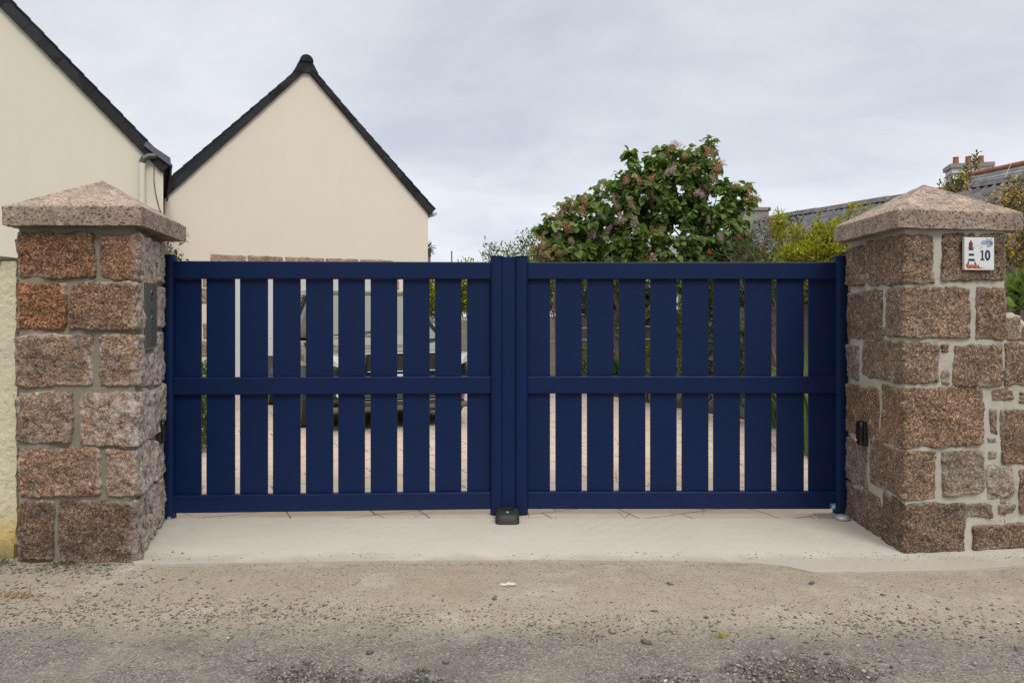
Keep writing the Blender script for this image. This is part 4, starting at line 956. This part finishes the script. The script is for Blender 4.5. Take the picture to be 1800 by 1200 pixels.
# ------------------------------------------------------------------ car
def car():
    cl = Vector((-2.21, 9.08, 0)); c = cl + er*.93 + eb*2.2
    t = thing('parked_car', 'dark grey crossover car parked nose out on the driveway behind the left gate leaf', 'car', (c.x, c.y, 0), HA); t.scale = (1.12, 1.05, 1.04)
    ys = [-2.15,-2.12,-2.02,-1.75,-1.4,-1.12,-.6,0,.8,1.5,1.95,2.1,2.15]
    hw = [.60,.72,.83,.885,.90,.905,.905,.905,.90,.885,.84,.78,.66]
    zt = [.80,.90,.955,1.01,1.06,1.11,1.12,1.12,1.13,1.14,1.10,1.02,.90]
    V = []; F = []; n = 17
    for y, w, z in zip(ys, hw, zt):
        half = [(0,z),(w*.35,z-.003),(w*.66,z-.018),(w*.86,z-.05),(w*.97,z-.12),(w*1.0,z-.24),(w*1.012,.56),(w*.99,.36),(w*.93,.24)]
        ring = [(-x, zz_) for x, zz_ in half[::-1]][:-1] + half
        n = len(ring); V += [(x, y, zz_) for x, zz_ in ring]
    for j in range(len(ys)-1):
        for i in range(n-1): F.append((j*n+i, j*n+i+1, (j+1)*n+i+1, (j+1)*n+i))
        F.append((j*n+n-1, j*n, (j+1)*n, (j+1)*n+n-1))
    F += [tuple(range(n)), tuple(range((len(ys)-1)*n, len(ys)*n))[::-1]]
    b = MB(); b.add(V, F); body = b.build('body', M['carpaint'], t, smooth=True); sb = body.modifiers.new('s', 'SUBSURF'); sb.levels = sb.render_levels = 2
    # cabin: lower ring on the shoulders, upper ring under the roof
    lo = [(-.80,-1.12),(0,-1.20),(.80,-1.12),(.84,-.4),(.84,.8),(.80,1.6),(.6,1.98),(0,2.02),(-.6,1.98),(-.80,1.6),(-.84,.8),(-.84,-.4)]
    hi = [(-.58,-.36),(0,-.42),(.58,-.36),(.62,0),(.62,.8),(.60,1.35),(.5,1.62),(0,1.66),(-.5,1.62),(-.60,1.35),(-.62,.8),(-.62,0)]
    m_ = len(lo); b = MB(); b.add([(x,y,1.06) for x,y in lo]+[(x,y,1.63) for x,y in hi], [(i,(i+1)%m_,m_+(i+1)%m_,m_+i) for i in range(m_)]+[tuple(range(m_,2*m_))])
    b.mi = [0 if i < 2 else 1 for i in range(len(b.mi))]; b.build('window_glass', [M['glass'], M['side_glass']], t)
    b = MB(); top = [(x*.78,y*.8+.1) for x,y in hi]
    b.add([(x*1.03,y*1.01,1.615) for x,y in hi]+[(x*.98,y,1.665) for x,y in hi]+[(x,y,1.70) for x,y in top], [(i,(i+1)%m_,m_+(i+1)%m_,m_+i) for i in range(m_)]+[(m_+i,m_+(i+1)%m_,2*m_+(i+1)%m_,2*m_+i) for i in range(m_)]+[tuple(range(2*m_,3*m_))])
    b.build('roof', M['carpaint'], t, smooth=True)
    for s in (-1, 1):
        MB().tube([(s*.82,-1.15,1.05),(s*.71,-.75,1.37),(s*.60,-.34,1.64)], .032, 8).build('windscreen_pillar', M['carpaint'], t, smooth=True)
        MB().tube([(s*.845,.25,1.06),(s*.63,.3,1.63)], .025, 8).build('door_pillar', M['trim'], t)
        MB().tube([(s*.60,-.3,1.69),(s*.60,1.3,1.70)], .016, 6).build('roof_rail', M['chrome'], t)
        mir = MB(); mir.lathe([(.02,-.10),(.075,-.07),(.095,0),(.085,.08),(.03,.105)], (s*1.0,-.72,1.13), 'X', 14); mo = mir.build('door_mirror', M['carpaint'], t, smooth=True)
        MB().tube([(s*.86,-.72,1.06),(s*.95,-.72,1.08)], .025, 8).build('mirror_arm', M['trim'], mo)
        # headlamp
        hl = MB(); hl.prism([(s*.44,-2.19,.865),(s*.62,-2.175,.90),(s*.80,-2.10,.90),(s*.82,-2.07,.80),(s*.66,-2.16,.745),(s*.48,-2.19,.77)], (0,.16,-.0)); h_ = hl.build('headlight', M['lens'], t)
        MB().lathe([(.05,-2.205),(.056,-2.15)], (s*.62,0,.82), 'Y', 18).build('reflector', M['glass'], h_)
        fg = MB(); fg.box((s*.70-.10,-2.175,.40),(s*.70+.10,-2.05,.50),.02); f_ = fg.build('fog_lamp_housing', M['trim'], t); MB().lathe([(.035,-2.19),(.035,-2.15)], (s*.70,0,.45), 'Y', 14).build('fog_lamp', M['lens'], f_)
        MB().box((s*.93-.012,-.9,1.0),(s*.93+.004,1.5,1.012)).build('waist_trim', M['chrome'], t)
        MB().box((s*.90-.02,-1.35,.22),(s*.90+.02,1.05,.34),.01).build('sill', M['trim'], t)
        for y in (-1.28, 1.32):
            a = MB(); a.lathe([(.385,-.10),(.385,.012),(.34,.02)], (s*.895,y,.35), 'X', 32); a.build('wheel_arch', M['trim'], t)
            w = MB(); pr = [(.21,-.11),(.30,-.115),(.335,-.09),(.34,0),(.335,.09),(.30,.115),(.21,.11)]; w.lathe(pr, (s*.83,y,.34), 'X', 36); wo = w.build('wheel', M['tyre'], t, smooth=True)
            r_ = MB(); r_.lathe([(.20,-.02),(.215,.0),(.215,.008)], (s*.945,y,.34), 'X', 32); ro = r_.build('rim', M['trim'], wo)
            sp = MB()
            for k in range(10):
                an = 2*math.pi*k/10; sp.tube([(s*.958,y+.04*math.cos(an),.34+.04*math.sin(an)),(s*.962,y+.12*math.cos(an+.08),.34+.12*math.sin(an+.08)),(s*.95,y+.208*math.cos(an),.34+.208*math.sin(an))], [.014,.011,.013], 6)
            sp.lathe([(.05,.945-.01),(.045,.965)] if s > 0 else [(.05,-.935),(.045,-.965)], (0,y,.34), 'X', 16); sp.build('spokes', M['chrome'], wo)
    g = MB(); g.box((-.40,-2.182,.70),(.40,-2.10,.90),.02); go = g.build('grille', M['trim'], t)
    g = MB()
    for k in range(6): g.box((-.38,-2.192,.722+k*.028),(.38,-2.181,.728+k*.028))
    g.build('grille_bars', M['zinc'], go)
    g = MB(); g.box((-.43,-2.20,.895),(.43,-2.16,.915),.005); g.box((-.40,-2.20,.690),(.40,-2.16,.705),.005); g.build('chrome_strip', M['chrome'], t)
    g = MB(); g.box((-.62,-2.185,.36),(.62,-2.08,.52),.02); lo_ = g.build('lower_grille', M['trim'], t)
    g = MB()
    for k in range(4): g.box((-.50,-2.193,.385+k*.034),(.50,-2.184,.391+k*.034))
    g.box((-.56,-2.20,.352),(.56,-2.17,.362)); g.build('grille_bars', M['chrome'], lo_)
    MB().box((-.26,-2.205,.56),(.26,-2.185,.665),.003).build('number_plate', M['tile'], t)
    MB().box((-.80,-2.17,.235),(.80,-1.95,.30),.02).build('bumper_lip', M['anthracite'], t)
    MB().box((-.80,-2.0,.19),(.80,2.0,.30),.03).build('underside', M['trim'], t)
    MB().tube([(-.55,-1.17,1.10),(0,-1.08,1.155),(.1,-.95,1.23)], .008, 5).build('wiper', M['trim'], t)
car()

# ------------------------------------------------------------------ plants
def unit(a): return a/np.maximum(1e-9, np.linalg.norm(a, axis=-1, keepdims=True))
TEMPL = {   # (along, across, fold) outlines with a midrib, as quads
 'heart': (np.array([(0,0,0),(-.04,.30,.05),(.30,.46,.10),(.68,.30,.07),(1,0,-.08),(.68,-.30,.07),(.30,-.46,.10),(-.04,-.30,.05),(.5,0,0)]), np.array([(0,8,2,1),(8,4,3,2),(0,7,6,8),(8,6,5,4)])),
 'oval': (np.array([(0,0,0),(.3,.2,.05),(.7,.18,.04),(1,0,-.05),(.7,-.18,.04),(.3,-.2,.05)]), np.array([(0,3,2,1),(0,5,4,3)])),
 'blade': (np.array([(0,.05,0),(.5,.055,.05),(1,0,-.2),(.5,-.055,.05),(0,-.05,0)]), np.array([(0,1,3,4),(1,2,2,3)])),
 'petal': (np.array([(0,0,0),(.5,.45,.1),(1,0,0),(.5,-.45,.1)]), np.array([(0,1,2,3)])),
}
TEMPL['blade'] = (np.array([(0,.05,0),(.45,.06,.06),(.8,.035,.0),(1,0,-.12),(.8,-.035,.0),(.45,-.06,.06),(0,-.05,0)]), np.array([(0,1,5,6),(1,2,4,5),(2,3,3,4)]))
def leafcloud(pos, dirs, size, kind, r, tintmu=None, tilt=.6):
    base, F0 = TEMPL[kind]
    if kind == 'blade': F0 = np.array([(0,1,5,6),(1,2,4,5)]); 
    n = len(pos); X = unit(dirs); upv = np.tile((0,0,1.0), (n,1)) + r.normal(0, tilt, (n,3)); Y = unit(np.cross(upv, X)); Z = np.cross(X, Y)
    sz = np.asarray(size).reshape(-1,1,1); k = len(base)
    V = (base[None,:,0:1]*X[:,None] + base[None,:,1:2]*Y[:,None] + base[None,:,2:3]*Z[:,None])*sz + pos[:,None]
    F = (F0[None] + (np.arange(n)*k)[:,None,None]).reshape(-1,4)
    a = np.clip(r.normal(.45,.25,n) if tintmu is None else r.normal(tintmu,.2,n), 0, 1); T = np.repeat(np.stack([a, r.random(n), a, np.ones(n)], -1), k, 0)
    return V.reshape(-1,3), F, T
def skeleton(base_pts, tips, r, bias=.35):
    """join every tip to the nearest earlier node: a branching tree grown outward from the foot"""
    nodes = [np.array(b) for b in base_pts]; par = [-1]*len(nodes); root = np.mean(base_pts, 0)
    order = np.argsort(np.linalg.norm(tips-root, axis=1)); A = np.array(nodes)
    dist = [0.0]*len(nodes); tipidx = []
    for i in order:
        p = tips[i]; A = np.array(nodes); d = np.linalg.norm(A-p, axis=1); cost = d + bias*np.array(dist); j = int(np.argmin(cost)); q = nodes[j]; L = d[j]
        k = max(1, int(L/.22)); last = j
        for s in range(1, k+1):
            f = s/k; pt = q+(p-q)*f + (r.normal(0,.02*min(1,L*2),3) if s < k else 0); pt = pt - np.array((0,0,.10*math.sin(math.pi*f)*min(L,.6))) 
            nodes.append(pt); par.append(last); dist.append(dist[last]+L/k); last = len(nodes)-1
        tipidx.append(last)
    cnt = np.ones(len(nodes))*.15
    for i in range(len(nodes)-1, -1, -1):
        if par[i] >= 0: cnt[par[i]] += cnt[i]
    return np.array(nodes), par, cnt, tipidx
def branchmesh(nodes, par, cnt, rmin, k, parent, name, m, rmax=.09):
    V = []; F = []; rad = np.minimum(rmax, rmin + k*np.sqrt(cnt)); ns = 5
    for i, p in enumerate(par):
        if p < 0: continue
        a, b = Vector(nodes[p]), Vector(nodes[i]); d = b-a
        if d.length < 1e-4: continue
        d.normalize(); u = d.orthogonal().normalized(); v = d.cross(u); off = len(V); ra, rb = min(rad[p], rad[i]*1.25), rad[i]
        for (c, rr) in ((a, ra), (b, rb)):
            for s in range(ns): t = 2*math.pi*s/ns; V.append(c+(u*math.cos(t)+v*math.sin(t))*rr)
        for s in range(ns): F.append((off+s, off+(s+1)%ns, off+ns+(s+1)%ns, off+ns+s))
    V = np.array([tuple(x) for x in V])-np.array(parent.location); return fast_mesh(name, V, np.array(F), m, parent, smooth=True)
def lobes_sample(lobes, n, r, shell=.45):
    """lobes: (px, py, rx, ry, depth, rdepth) in photo pixels at that depth -> points in world"""
    w = np.array([l[2]*l[3] for l in lobes], float); w /= w.sum(); out = []
    for l, c in zip(lobes, r.multinomial(n, w)):
        v = unit(r.normal(size=(c,3))); rad = (shell+(1-shell)*r.random((c,1))**.6); v = v*rad; d = l[4]
        ctr = P(l[0], l[1], d); out.append(np.array(ctr)+v*np.array((l[2]/FPX*d, l[5], l[3]/FPX*d)))
    return np.vstack(out)
def shrub(name, label, cat, base, lobes, ntips, per, size, kind, lm, seed, spread=.10, droop=0.0, up=.0, group=None, flower=None, shell=.45, bark='bark', rmin=.0022, rk=.003, foot=1, sizevar=.3, stem='stems', zmin=.05, tilt=.6, part='foliage'):
    r = np.random.default_rng(seed); t = thing(name, label, cat, (base[0], base[1], .02), group=group); loc = np.array(t.location)
    tips = lobes_sample(lobes, ntips, r, shell); tips = tips[tips[:,2] > zmin]
    feet = [np.array((base[0]+r.normal(0,.08), base[1]+r.normal(0,.08), 0.0)) for _ in range(foot)]
    nodes, par, cnt, ti = skeleton(feet, tips, r)
    branchmesh(nodes, par, cnt, rmin, rk, t, stem, M[bark])
    pos = []; dr = []
    for i in ti:
        p = nodes[i]; q = nodes[par[i]] if par[i] >= 0 else p-np.array((0,0,.1)); d = unit(p-q)
        k = max(1, int(r.normal(per, per*.25))); f = r.random(k)**.7; ax = q+(p-q)*f[:,None] + d*.04*f[:,None]
        ov = unit(r.normal(size=(k,3))+d*.5); pos.append(ax+ov*spread*r.random((k,1))**.5); dr.append(ov+np.array((0,0,up-droop)))
    pos = np.vstack(pos); dr = np.vstack(dr); keep = pos[:,2] > .03; pos, dr = pos[keep], dr[keep]
    sz = size*np.exp(r.normal(0, sizevar, len(pos)))
    V, F, T = leafcloud(pos, dr, sz, kind, r, tilt=tilt)
    fast_mesh(part, V-loc, F, M[lm], t, T)
    if flower:
        fname, fm, nf, fs, np_, frad = flower; tips2 = lobes_sample(lobes, nf, r, .93); ps = []; ds_ = []
        for p in tips2:
            if p[2] < .1: continue
            e = unit(r.normal(size=(np_,3))); ps.append(p+e*frad*r.random((np_,1))**.4); ds_.append(e)
        if nf <= 40: grp = [(p, d_) for p, d_ in zip(ps, ds_)]
        else: grp = [(np.vstack(ps), np.vstack(ds_))]
        for p_, d_ in grp:
            V, F, T = leafcloud(p_, d_, np.full(len(p_), fs)*np.exp(r.normal(0,.2,len(p_))), 'petal', r)
            o = fast_mesh(fname[:-1] if nf <= 40 else fname, V-loc, F, M[fm], t, T)
            if nf > 40: o['kind'] = 'stuff'
    return t
# --- the lilac
def lilac():
    r = np.random.default_rng(4); D = 11.8
    t = thing('lilac_tree', 'big lilac bush with faded mauve and brown blossom rising over the right gate leaf', 'tree', (2.35, 12.3, .02)); loc = np.array(t.location)
    L = [(1178,278,44,24,D,.35),(1155,305,44,26,D,.4),(1090,325,24,16,D,.3),(1290,335,26,18,D,.3),(955,405,14,16,11.6,.3),(965,415,24,24,11.6,.4),(985,395,26,20,11.6,.4),(960,450,34,26,11.5,.5),(1106,276,12,10,D,.2),(1243,250,8,14,D,.15),(1140,275,14,14,D,.2),(1332,350,6,8,D,.1),(1010,445,60,30,11.5,.5),(1080,450,60,30,11.4,.5),(1288,432,36,30,D,.5),(1200,320,60,50,D,.5),(1185,345,60,40,D,.6),(1190,285,62,34,D,.5),(1240,275,26,34,D,.35),(1222,330,55,45,D,.6),(1120,320,45,42,D,.5),(1085,345,75,42,D,.7),(1150,345,70,50,D,.7),(1035,378,62,42,D,.7),(990,415,48,45,D,.7),(1290,352,40,36,D,.5),(1316,356,12,12,D,.2),
         (1255,400,58,46,D,.7),(1180,410,110,55,D,.9),(1080,425,95,50,D,.9),(1000,455,60,40,D,.8),(1150,475,150,45,D,.9),(1270,470,90,45,D,.8)]
    tips = lobes_sample(L, 1230, r, .42)
    # windows of sky through the middle of the crown
    pxs = 900+FPX*tips[:,0]/tips[:,1]; pys = HY-FPX*(tips[:,2]-EYE)/tips[:,1]
    hole = (((pxs-1195)/12)**2+((pys-330)/17)**2 < 1) | (((pxs-1252)/15)**2+((pys-350)/12)**2 < 1) | (((pxs-1128)/13)**2+((pys-342)/9)**2 < 1) | (((pxs-1070)/14)**2+((pys-350)/9)**2 < 1)
    tips = tips[~hole]
    feet = [np.array((2.35+dx, 12.3+dy, 0.0)) for dx, dy in ((-.25,0),(0,.1),(.22,-.05),(.05,-.2),(.4,.1),(-.45,.1))]
    mids = np.array([(1.6,12.2,1.3),(2.1,12.1,1.5),(2.5,12.0,1.4),(2.9,12.2,1.3),(2.3,12.3,2.2),(2.7,12.0,2.3),(1.9,12.0,2.0)])
    nodes, par, cnt, ti = skeleton(feet, np.vstack([mids, tips]), r, .28)
    branchmesh(nodes, par, cnt, .0035, .0052, t, 'trunk', M['bark'], .07)
    pos = []; dr = []
    for i in ti:
        p = nodes[i]; q = nodes[par[i]]; d = unit(p-q); k = int(r.integers(8,14)); f = r.random(k)
        ov = unit(r.normal(size=(k,3))*np.array((1,1,.45))+d*.3); pos.append(q+(p-q)*f[:,None]*1.1+ov*.05); dr.append(ov+np.array((0,0,-.75)))
    pos = np.vstack(pos); dr = np.vstack(dr); sz = .092*np.exp(r.normal(0,.22,len(pos)))
    V, F, T = leafcloud(pos, dr, sz, 'heart', r, tilt=.45); fast_mesh('crown', V-loc, F, M['lilac_leaf'], t, T)
    # flower heads: two meshes of petals, copied; placed where the photograph shows them, then some more
    def panicle(seed, m):
        rr = np.random.default_rng(seed); n = 190; h = rr.random(n); rad = .075*(1-h*.6)*rr.random(n)**.4; a = rr.uniform(0,6.28,n)
        pp = np.stack([rad*np.cos(a), rad*np.sin(a), h*.17-.05], -1)*(1+rr.normal(0,.28,(n,1))); V, F, T = leafcloud(pp, pp+rr.normal(0,.03,(n,3)), np.full(n,.019), 'petal', rr)
        return fast_mesh('blossom', V, F, M[m], t, T)
    protos = [panicle(1,'lilac_fl'), panicle(2,'brown_fl'), panicle(3,'lilac_fl'), panicle(4,'brown_fl')]
    spots = [(1180,262,1),(1193,256,0),(1178,302,2),(1100,320,1),(1125,322,1),(1145,318,3),(1225,340,0),(1242,335,1),(1235,345,2),(1255,320,2),(1258,300,3),(1262,290,1),(1250,270,3),(1290,330,3),(1150,350,2),(1110,362,1),(1085,365,3),(1060,330,3),(1030,350,3),(1020,372,1),(1055,382,0),(1092,388,2),(1068,405,0),(1040,412,2),(1005,425,0),(1008,440,2),(1000,402,3),(1150,407,1),(1160,402,3),(1190,427,0),(1268,420,0),(1145,452,1),(1080,458,0),(1245,390,2),(1320,345,3),(1330,352,1),(1115,395,2),(1075,352,2),(1218,300,1),(1205,275,3)]
    for k, (px, py, w) in enumerate(spots):
        o = protos[w] if w is not None and not protos[w].get('used') else None
        if o is None: o = protos[w].copy(); col.objects.link(o); o.parent = t
        protos[w]['used'] = 1
        p = P(px, py, D-.55+r.uniform(-.25,.15)); o.location = Vector(p)-t.location; o.rotation_euler = (r.normal(0,.6), r.normal(0,.6), r.uniform(0,6.3)); s = r.uniform(.5,.95); o.scale = (s,s,s)
    for p_ in t.children:
        if 'used' in p_: del p_['used']
lilac()
gp = 'shrubs and plants of the garden beyond the gate'
shrub('shrub', 'pale green airy rose bush just left of the centre posts, over the gate', 'shrub', (-.1,14.5), [(885,440,42,16,14,.5),(930,430,26,28,13.6,.5),(900,480,70,50,14,.6),(860,450,16,14,14,.2)], 150, 11, .05, 'oval', 'mid_leaf', 21, .10, group=gp)
shrub('shrub', 'upright dark leaved stems beside the rusty sprays left of the lilac', 'shrub', (.4,13.2), [(918,430,8,16,13,.2),(936,430,10,24,13,.25),(950,440,18,30,13,.3),(945,500,40,50,13,.4)], 90, 12, .05, 'oval', 'dark_leaf', 22, .06, up=.5, group=gp)
shrub('shrub', 'rusty pink feathery sprays at the left foot of the lilac', 'shrub', (.75,12.2), [(962,446,34,14,11.2,.2),(985,382,12,22,11.4,.1),(1003,362,8,14,11.4,.1),(950,425,14,12,11.2,.15)], 110, 16, .020, 'petal', 'rusty_leaf', 23, .03, up=.8, group=gp, stem='sprays')
shrub('shrub', 'dark twiggy rose bush with small red flowers right of the lilac', 'shrub', (3.75,10.6), [(1330,430,55,40,10.4,.5),(1290,455,50,40,10.4,.5),(1375,415,30,45,10.3,.4),(1320,520,70,70,10.4,.5),(1400,395,12,22,10.3,.1)], 420, 9, .035, 'oval', 'dark_leaf', 24, .08, group=gp, flower=('red_flowers','red_fl',16,.022,14,.025))
shrub('shrub', 'bright yellow-green shrub between the red flowered bush and the right pillar', 'shrub', (3.9,9.1), [(1442,434,40,28,8.9,.35),(1465,414,22,20,8.9,.25),(1405,452,40,24,8.9,.35),(1370,405,6,30,8.9,.05),(1398,412,6,16,8.9,.06),(1436,400,6,14,8.9,.06),(1440,490,60,40,8.9,.4),(1500,438,20,14,8.6,.15)], 620, 20, .036, 'oval', 'yg_leaf', 25, .055, up=.55, group=gp, shell=.3)
shrub('shrub', 'thin yellow-green shoots standing up behind the right coping', 'shrub', (3.2,6.9), [(1497,372,7,22,6.8,.05),(1518,372,7,16,6.8,.05),(1492,420,16,30,6.8,.12)], 46, 15, .026, 'oval', 'yg_leaf', 26, .03, up=.6, group=gp, shell=.1)
# broom with yellow flowers beyond the wall, right
shrub('broom_bush', 'broom bush thick with yellow flowers behind the right pillar, above the stone wall', 'shrub', (4.4,6.6), [(1790,400,42,55,6.5,.4),(1775,350,30,22,6.5,.3),(1800,340,30,30,6.5,.3),(1805,460,40,50,6.4,.4),(1840,400,60,90,6.5,.5)], 430, 12, .022, 'oval', 'gorse_leaf', 27, .05, up=.3, flower=('yellow_flowers','yellow_fl',900,.017,3,.012))
shrub('broom_bush', 'small sprig of yellow flowered broom standing above the right coping', 'shrub', (4.05,7.3), [(1682,325,20,14,7.0,.15),(1700,305,10,22,7.0,.08),(1714,285,4,12,7.0,.03),(1665,332,8,8,7.0,.06),(1562,347,5,3,7.0,.03)], 60, 12, .024, 'oval', 'gorse_leaf', 28, .03, up=.4, shell=.1, flower=('yellow_flowers','yellow_fl',36,.02,4,.014))
shrub('leafy_plant', 'broad light green leaves just above the stone wall, right edge', 'plant', (3.45,5.9), [(1785,515,30,26,5.6,.2),(1830,520,40,30,5.6,.2)], 46, 11, .085, 'oval', 'fresh_leaf', 29, .05, up=.7, zmin=.6)
shrub('shrub', 'small dark leaved twig showing between the intercom pillar and the gate', 'shrub', (-2.62,6.1), [(306,418,14,16,5.9,.08),(296,380,9,8,5.9,.05),(300,470,18,40,6.0,.1)], 34, 9, .030, 'oval', 'dark_leaf', 30, .035, up=.3)
# what shows between the boards
shrub('hedge', 'yellow-green to dark hedge behind the back fence, seen between the boards beside the car', 'hedge', (-.3,19.3), [(760,520,60,45,19,.5),(830,510,60,50,19,.5),(900,510,60,50,19,.5),(960,515,50,50,19,.5),(1030,515,50,50,19,.5),(1090,515,50,50,19,.5),(700,530,40,30,19,.5)], 1300, 20, .085, 'oval', 'yg_leaf', 31, .14, foot=5, shell=.3)
shrub('hedge', 'dark evergreen hedge behind the right hand fence, seen between the boards', 'hedge', (5.6,14.5), [(1250,500,60,60,16,.5),(1330,495,60,50,14.5,.5),(1400,490,50,50,13,.5),(1460,490,50,50,12,.5),(1100,520,90,50,17.5,.4)], 1300, 16, .085, 'oval', 'dark_leaf', 32, .13, foot=5, shell=.3)
r_ = random.Random(9)
spec = [('low bush with orange flowers at the back of the bed, left of the lilac trunk', (1.35,14.4), [(1028,640,26,34,14.2,.3),(1080,650,24,30,13.6,.3)], 'mid_leaf', ('orange_flowers','orange_fl',14,.05,14,.05)),
        ('leafy perennial at the foot of the lilac with yellow flowers', (2.1,12.6), [(1137,650,36,50,12.3,.3),(1195,620,34,80,12.2,.3)], 'mid_leaf', ('yellow_flowers','yellow_fl',8,.045,12,.05)),
        ('dark leafy bush right of the lilac trunk', (2.9,11.4), [(1247,600,40,110,11.1,.3)], 'dark_leaf', None),
        ('bushy green plant at the bend of the bed edge', (3.5,10.2), [(1302,640,36,80,9.95,.3)], 'mid_leaf', None)]
for i, (lb, bs_, lo_, lm_, fl_) in enumerate(spec):
    shrub('perennial', lb, 'plant', bs_, lo_, 150, 13, .065, 'oval', lm_, 40+i, .09, up=.3, foot=2, group=gp, flower=fl_, shell=.3)
def strap(label, cx, cy, n, h, seed, w=1.0, name='strap_leaved_plant', lm='fresh_leaf', group=gp):
    """clump of arching strap leaves"""
    r = np.random.default_rng(seed); t = thing(name, label, 'plant', (cx, cy, .02), group=group); V = []; F = []; T = []
    for k in range(n):
        a = r.uniform(0,6.28); L = h*r.uniform(.6,1.1); ln = r.uniform(.15,.9); ww = .018*w*r.uniform(.7,1.3); d = np.array((math.cos(a), math.sin(a))); s = np.array((-d[1], d[0])); off = len(V); tt = float(np.clip(r.normal(.5,.25),0,1))
        b0 = r.normal(0,.05,2)
        for j in range(7):
            f = j/6; rr = ln*L*f**1.3*.8; z = L*(f-.35*ln*f**2.6); wj = ww*(1-f**3)+.001
            p = b0+d*rr; V += [(p[0]-s[0]*wj, p[1]-s[1]*wj, z), (p[0]+s[0]*wj, p[1]+s[1]*wj, z)]; T += [(tt, .3, tt, 1)]*2
        for j in range(6): q = off+2*j; F.append((q, q+1, q+3, q+2))
    fast_mesh('leaves', np.array(V), np.array(F), M[lm], t, np.array(T), smooth=True); return t
strap('arching strap leaved clump by the bend of the bed, before the dark bush', 3.35, 9.55, 150, 1.0, 51)
strap('taller strap leaved clump nearer the gate', 3.4, 8.75, 170, 1.15, 52)
strap('strap leaved clump closest to the right gate post', 3.05, 7.7, 190, 1.05, 53, 1.2)
shrub('perennial', 'fleshy green bed plant topped with small pink flowers behind the intercom pillar', 'plant', (-3.35,8.3), [(345,740,30,60,7.9,.35),(330,700,30,40,8.2,.3)], 220, 16, .045, 'oval', 'mid_leaf', 55, .05, up=.8, foot=3, flower=('pink_flowers','pink_fl',40,.025,8,.02))
shrub('perennial', 'dark leafy edging plant at the garage corner, seen through the first gap of the gate', 'plant', (-4.9,12.2), [(352,668,26,30,12.0,.3)], 90, 13, .055, 'oval', 'fresh_leaf', 56, .08, up=.4, foot=2)
# cordyline beyond the garage
def palm():
    t = thing('cordyline', 'small cordyline with spiky dry leaves beyond the garage corner', 'tree', (-2.2,21.0,0)); r = np.random.default_rng(3)
    c = P(752,436,20.5); t.location = (c.x, c.y, 0)
    MB().tube([(0,0,0),(.05,0,1.6),(0,0,c.z)], [.10,.08,.06], 8).build('trunk', M['bark'], t, smooth=True)
    n = 70; d = unit(r.normal(size=(n,3))); pos = np.tile((0,0,c.z), (n,1)) + d*.05; V, F, T = leafcloud(pos, d+np.array((0,0,-.1)), r.uniform(.14,.30,n), 'blade', r); fast_mesh('crown', V, F, M['grass'], t, T)
palm()
# bird-thin pole on the skyline and the overhead cable
b = MB(); c = P(794,500,60); b.tube([(c.x,c.y,-.1),(c.x,c.y,EYE+(HY-441)/FPX*60)], .05, 6); tag(b.build('mast', M['zinc']), 'thin distant mast above the left gate leaf, right of the garage', 'mast')
b = MB(); b.tube([P(1792,250,24), P(1770,305,23), P(1752,342,22), P(1740,380,21.5)], .0045, 5); tag(b.build('cable', M['white_render']), 'thin pale cable crossing the sky down to the far right roofs', 'cable')
# weeds
def tuft(name, label, cx, cy, rx, ry, n, h, seed, lm='grass'):
    r = np.random.default_rng(seed); pos = np.stack([r.normal(cx,rx,n), r.normal(cy,ry,n), np.full(n,-.004)], -1); d = np.stack([r.normal(0,.7,n), r.normal(0,.7,n), r.uniform(.5,1.3,n)], -1)
    V, F, T = leafcloud(pos, d, h*np.exp(r.normal(0,.35,n)), 'blade', r); o = fast_mesh(name, V, F, M[lm], None, T); return o
tag(tuft('moss_tuft', '', -2.52, 4.345, .06, .012, 260, .016, 1), 'green tuft of weeds at the foot of the intercom pillar', 'weeds')
tag(tuft('moss_tuft', '', -2.98, 4.36, .09, .03, 500, .02, 2), 'mossy weeds where the cream wall meets the pillar', 'weeds')
tag(tuft('weed', '', G(1268,1115)[0], G(1268,1115)[1], .02, .008, 110, .014, 3, 'yg_leaf'), 'tiny yellow-green weed in the gravel right of centre', 'weed')
tag(tuft('weed', '', G(745,1178)[0], G(745,1178)[1], .022, .006, 110, .012, 4), 'tiny weed on the rim of the pothole left of centre', 'weed')
tag(tuft('dry_grass', '', G(40,1047)[0], G(40,1047)[1], .06, .012, 40, .03, 5, 'rusty_leaf'), 'wisp of dry orange grass on the verge at the left edge', 'grass')
b = MB(); g_ = G(893,1025); z0 = road_h(*g_)+.004
b.prism([(g_[0]+x, g_[1]+y, z0) for x, y in ((-.045,-.012),(-.02,-.022),(.0,-.012),(.03,-.016),(.045,.002),(.025,.02),(-.005,.028),(-.01,.008),(-.035,.012))], (0,0,.003)); tag(b.build('scrap', M['paper']), 'small pale torn scrap lying on the dusty road at centre', 'litter')
print('objects', len(bpy.data.objects))
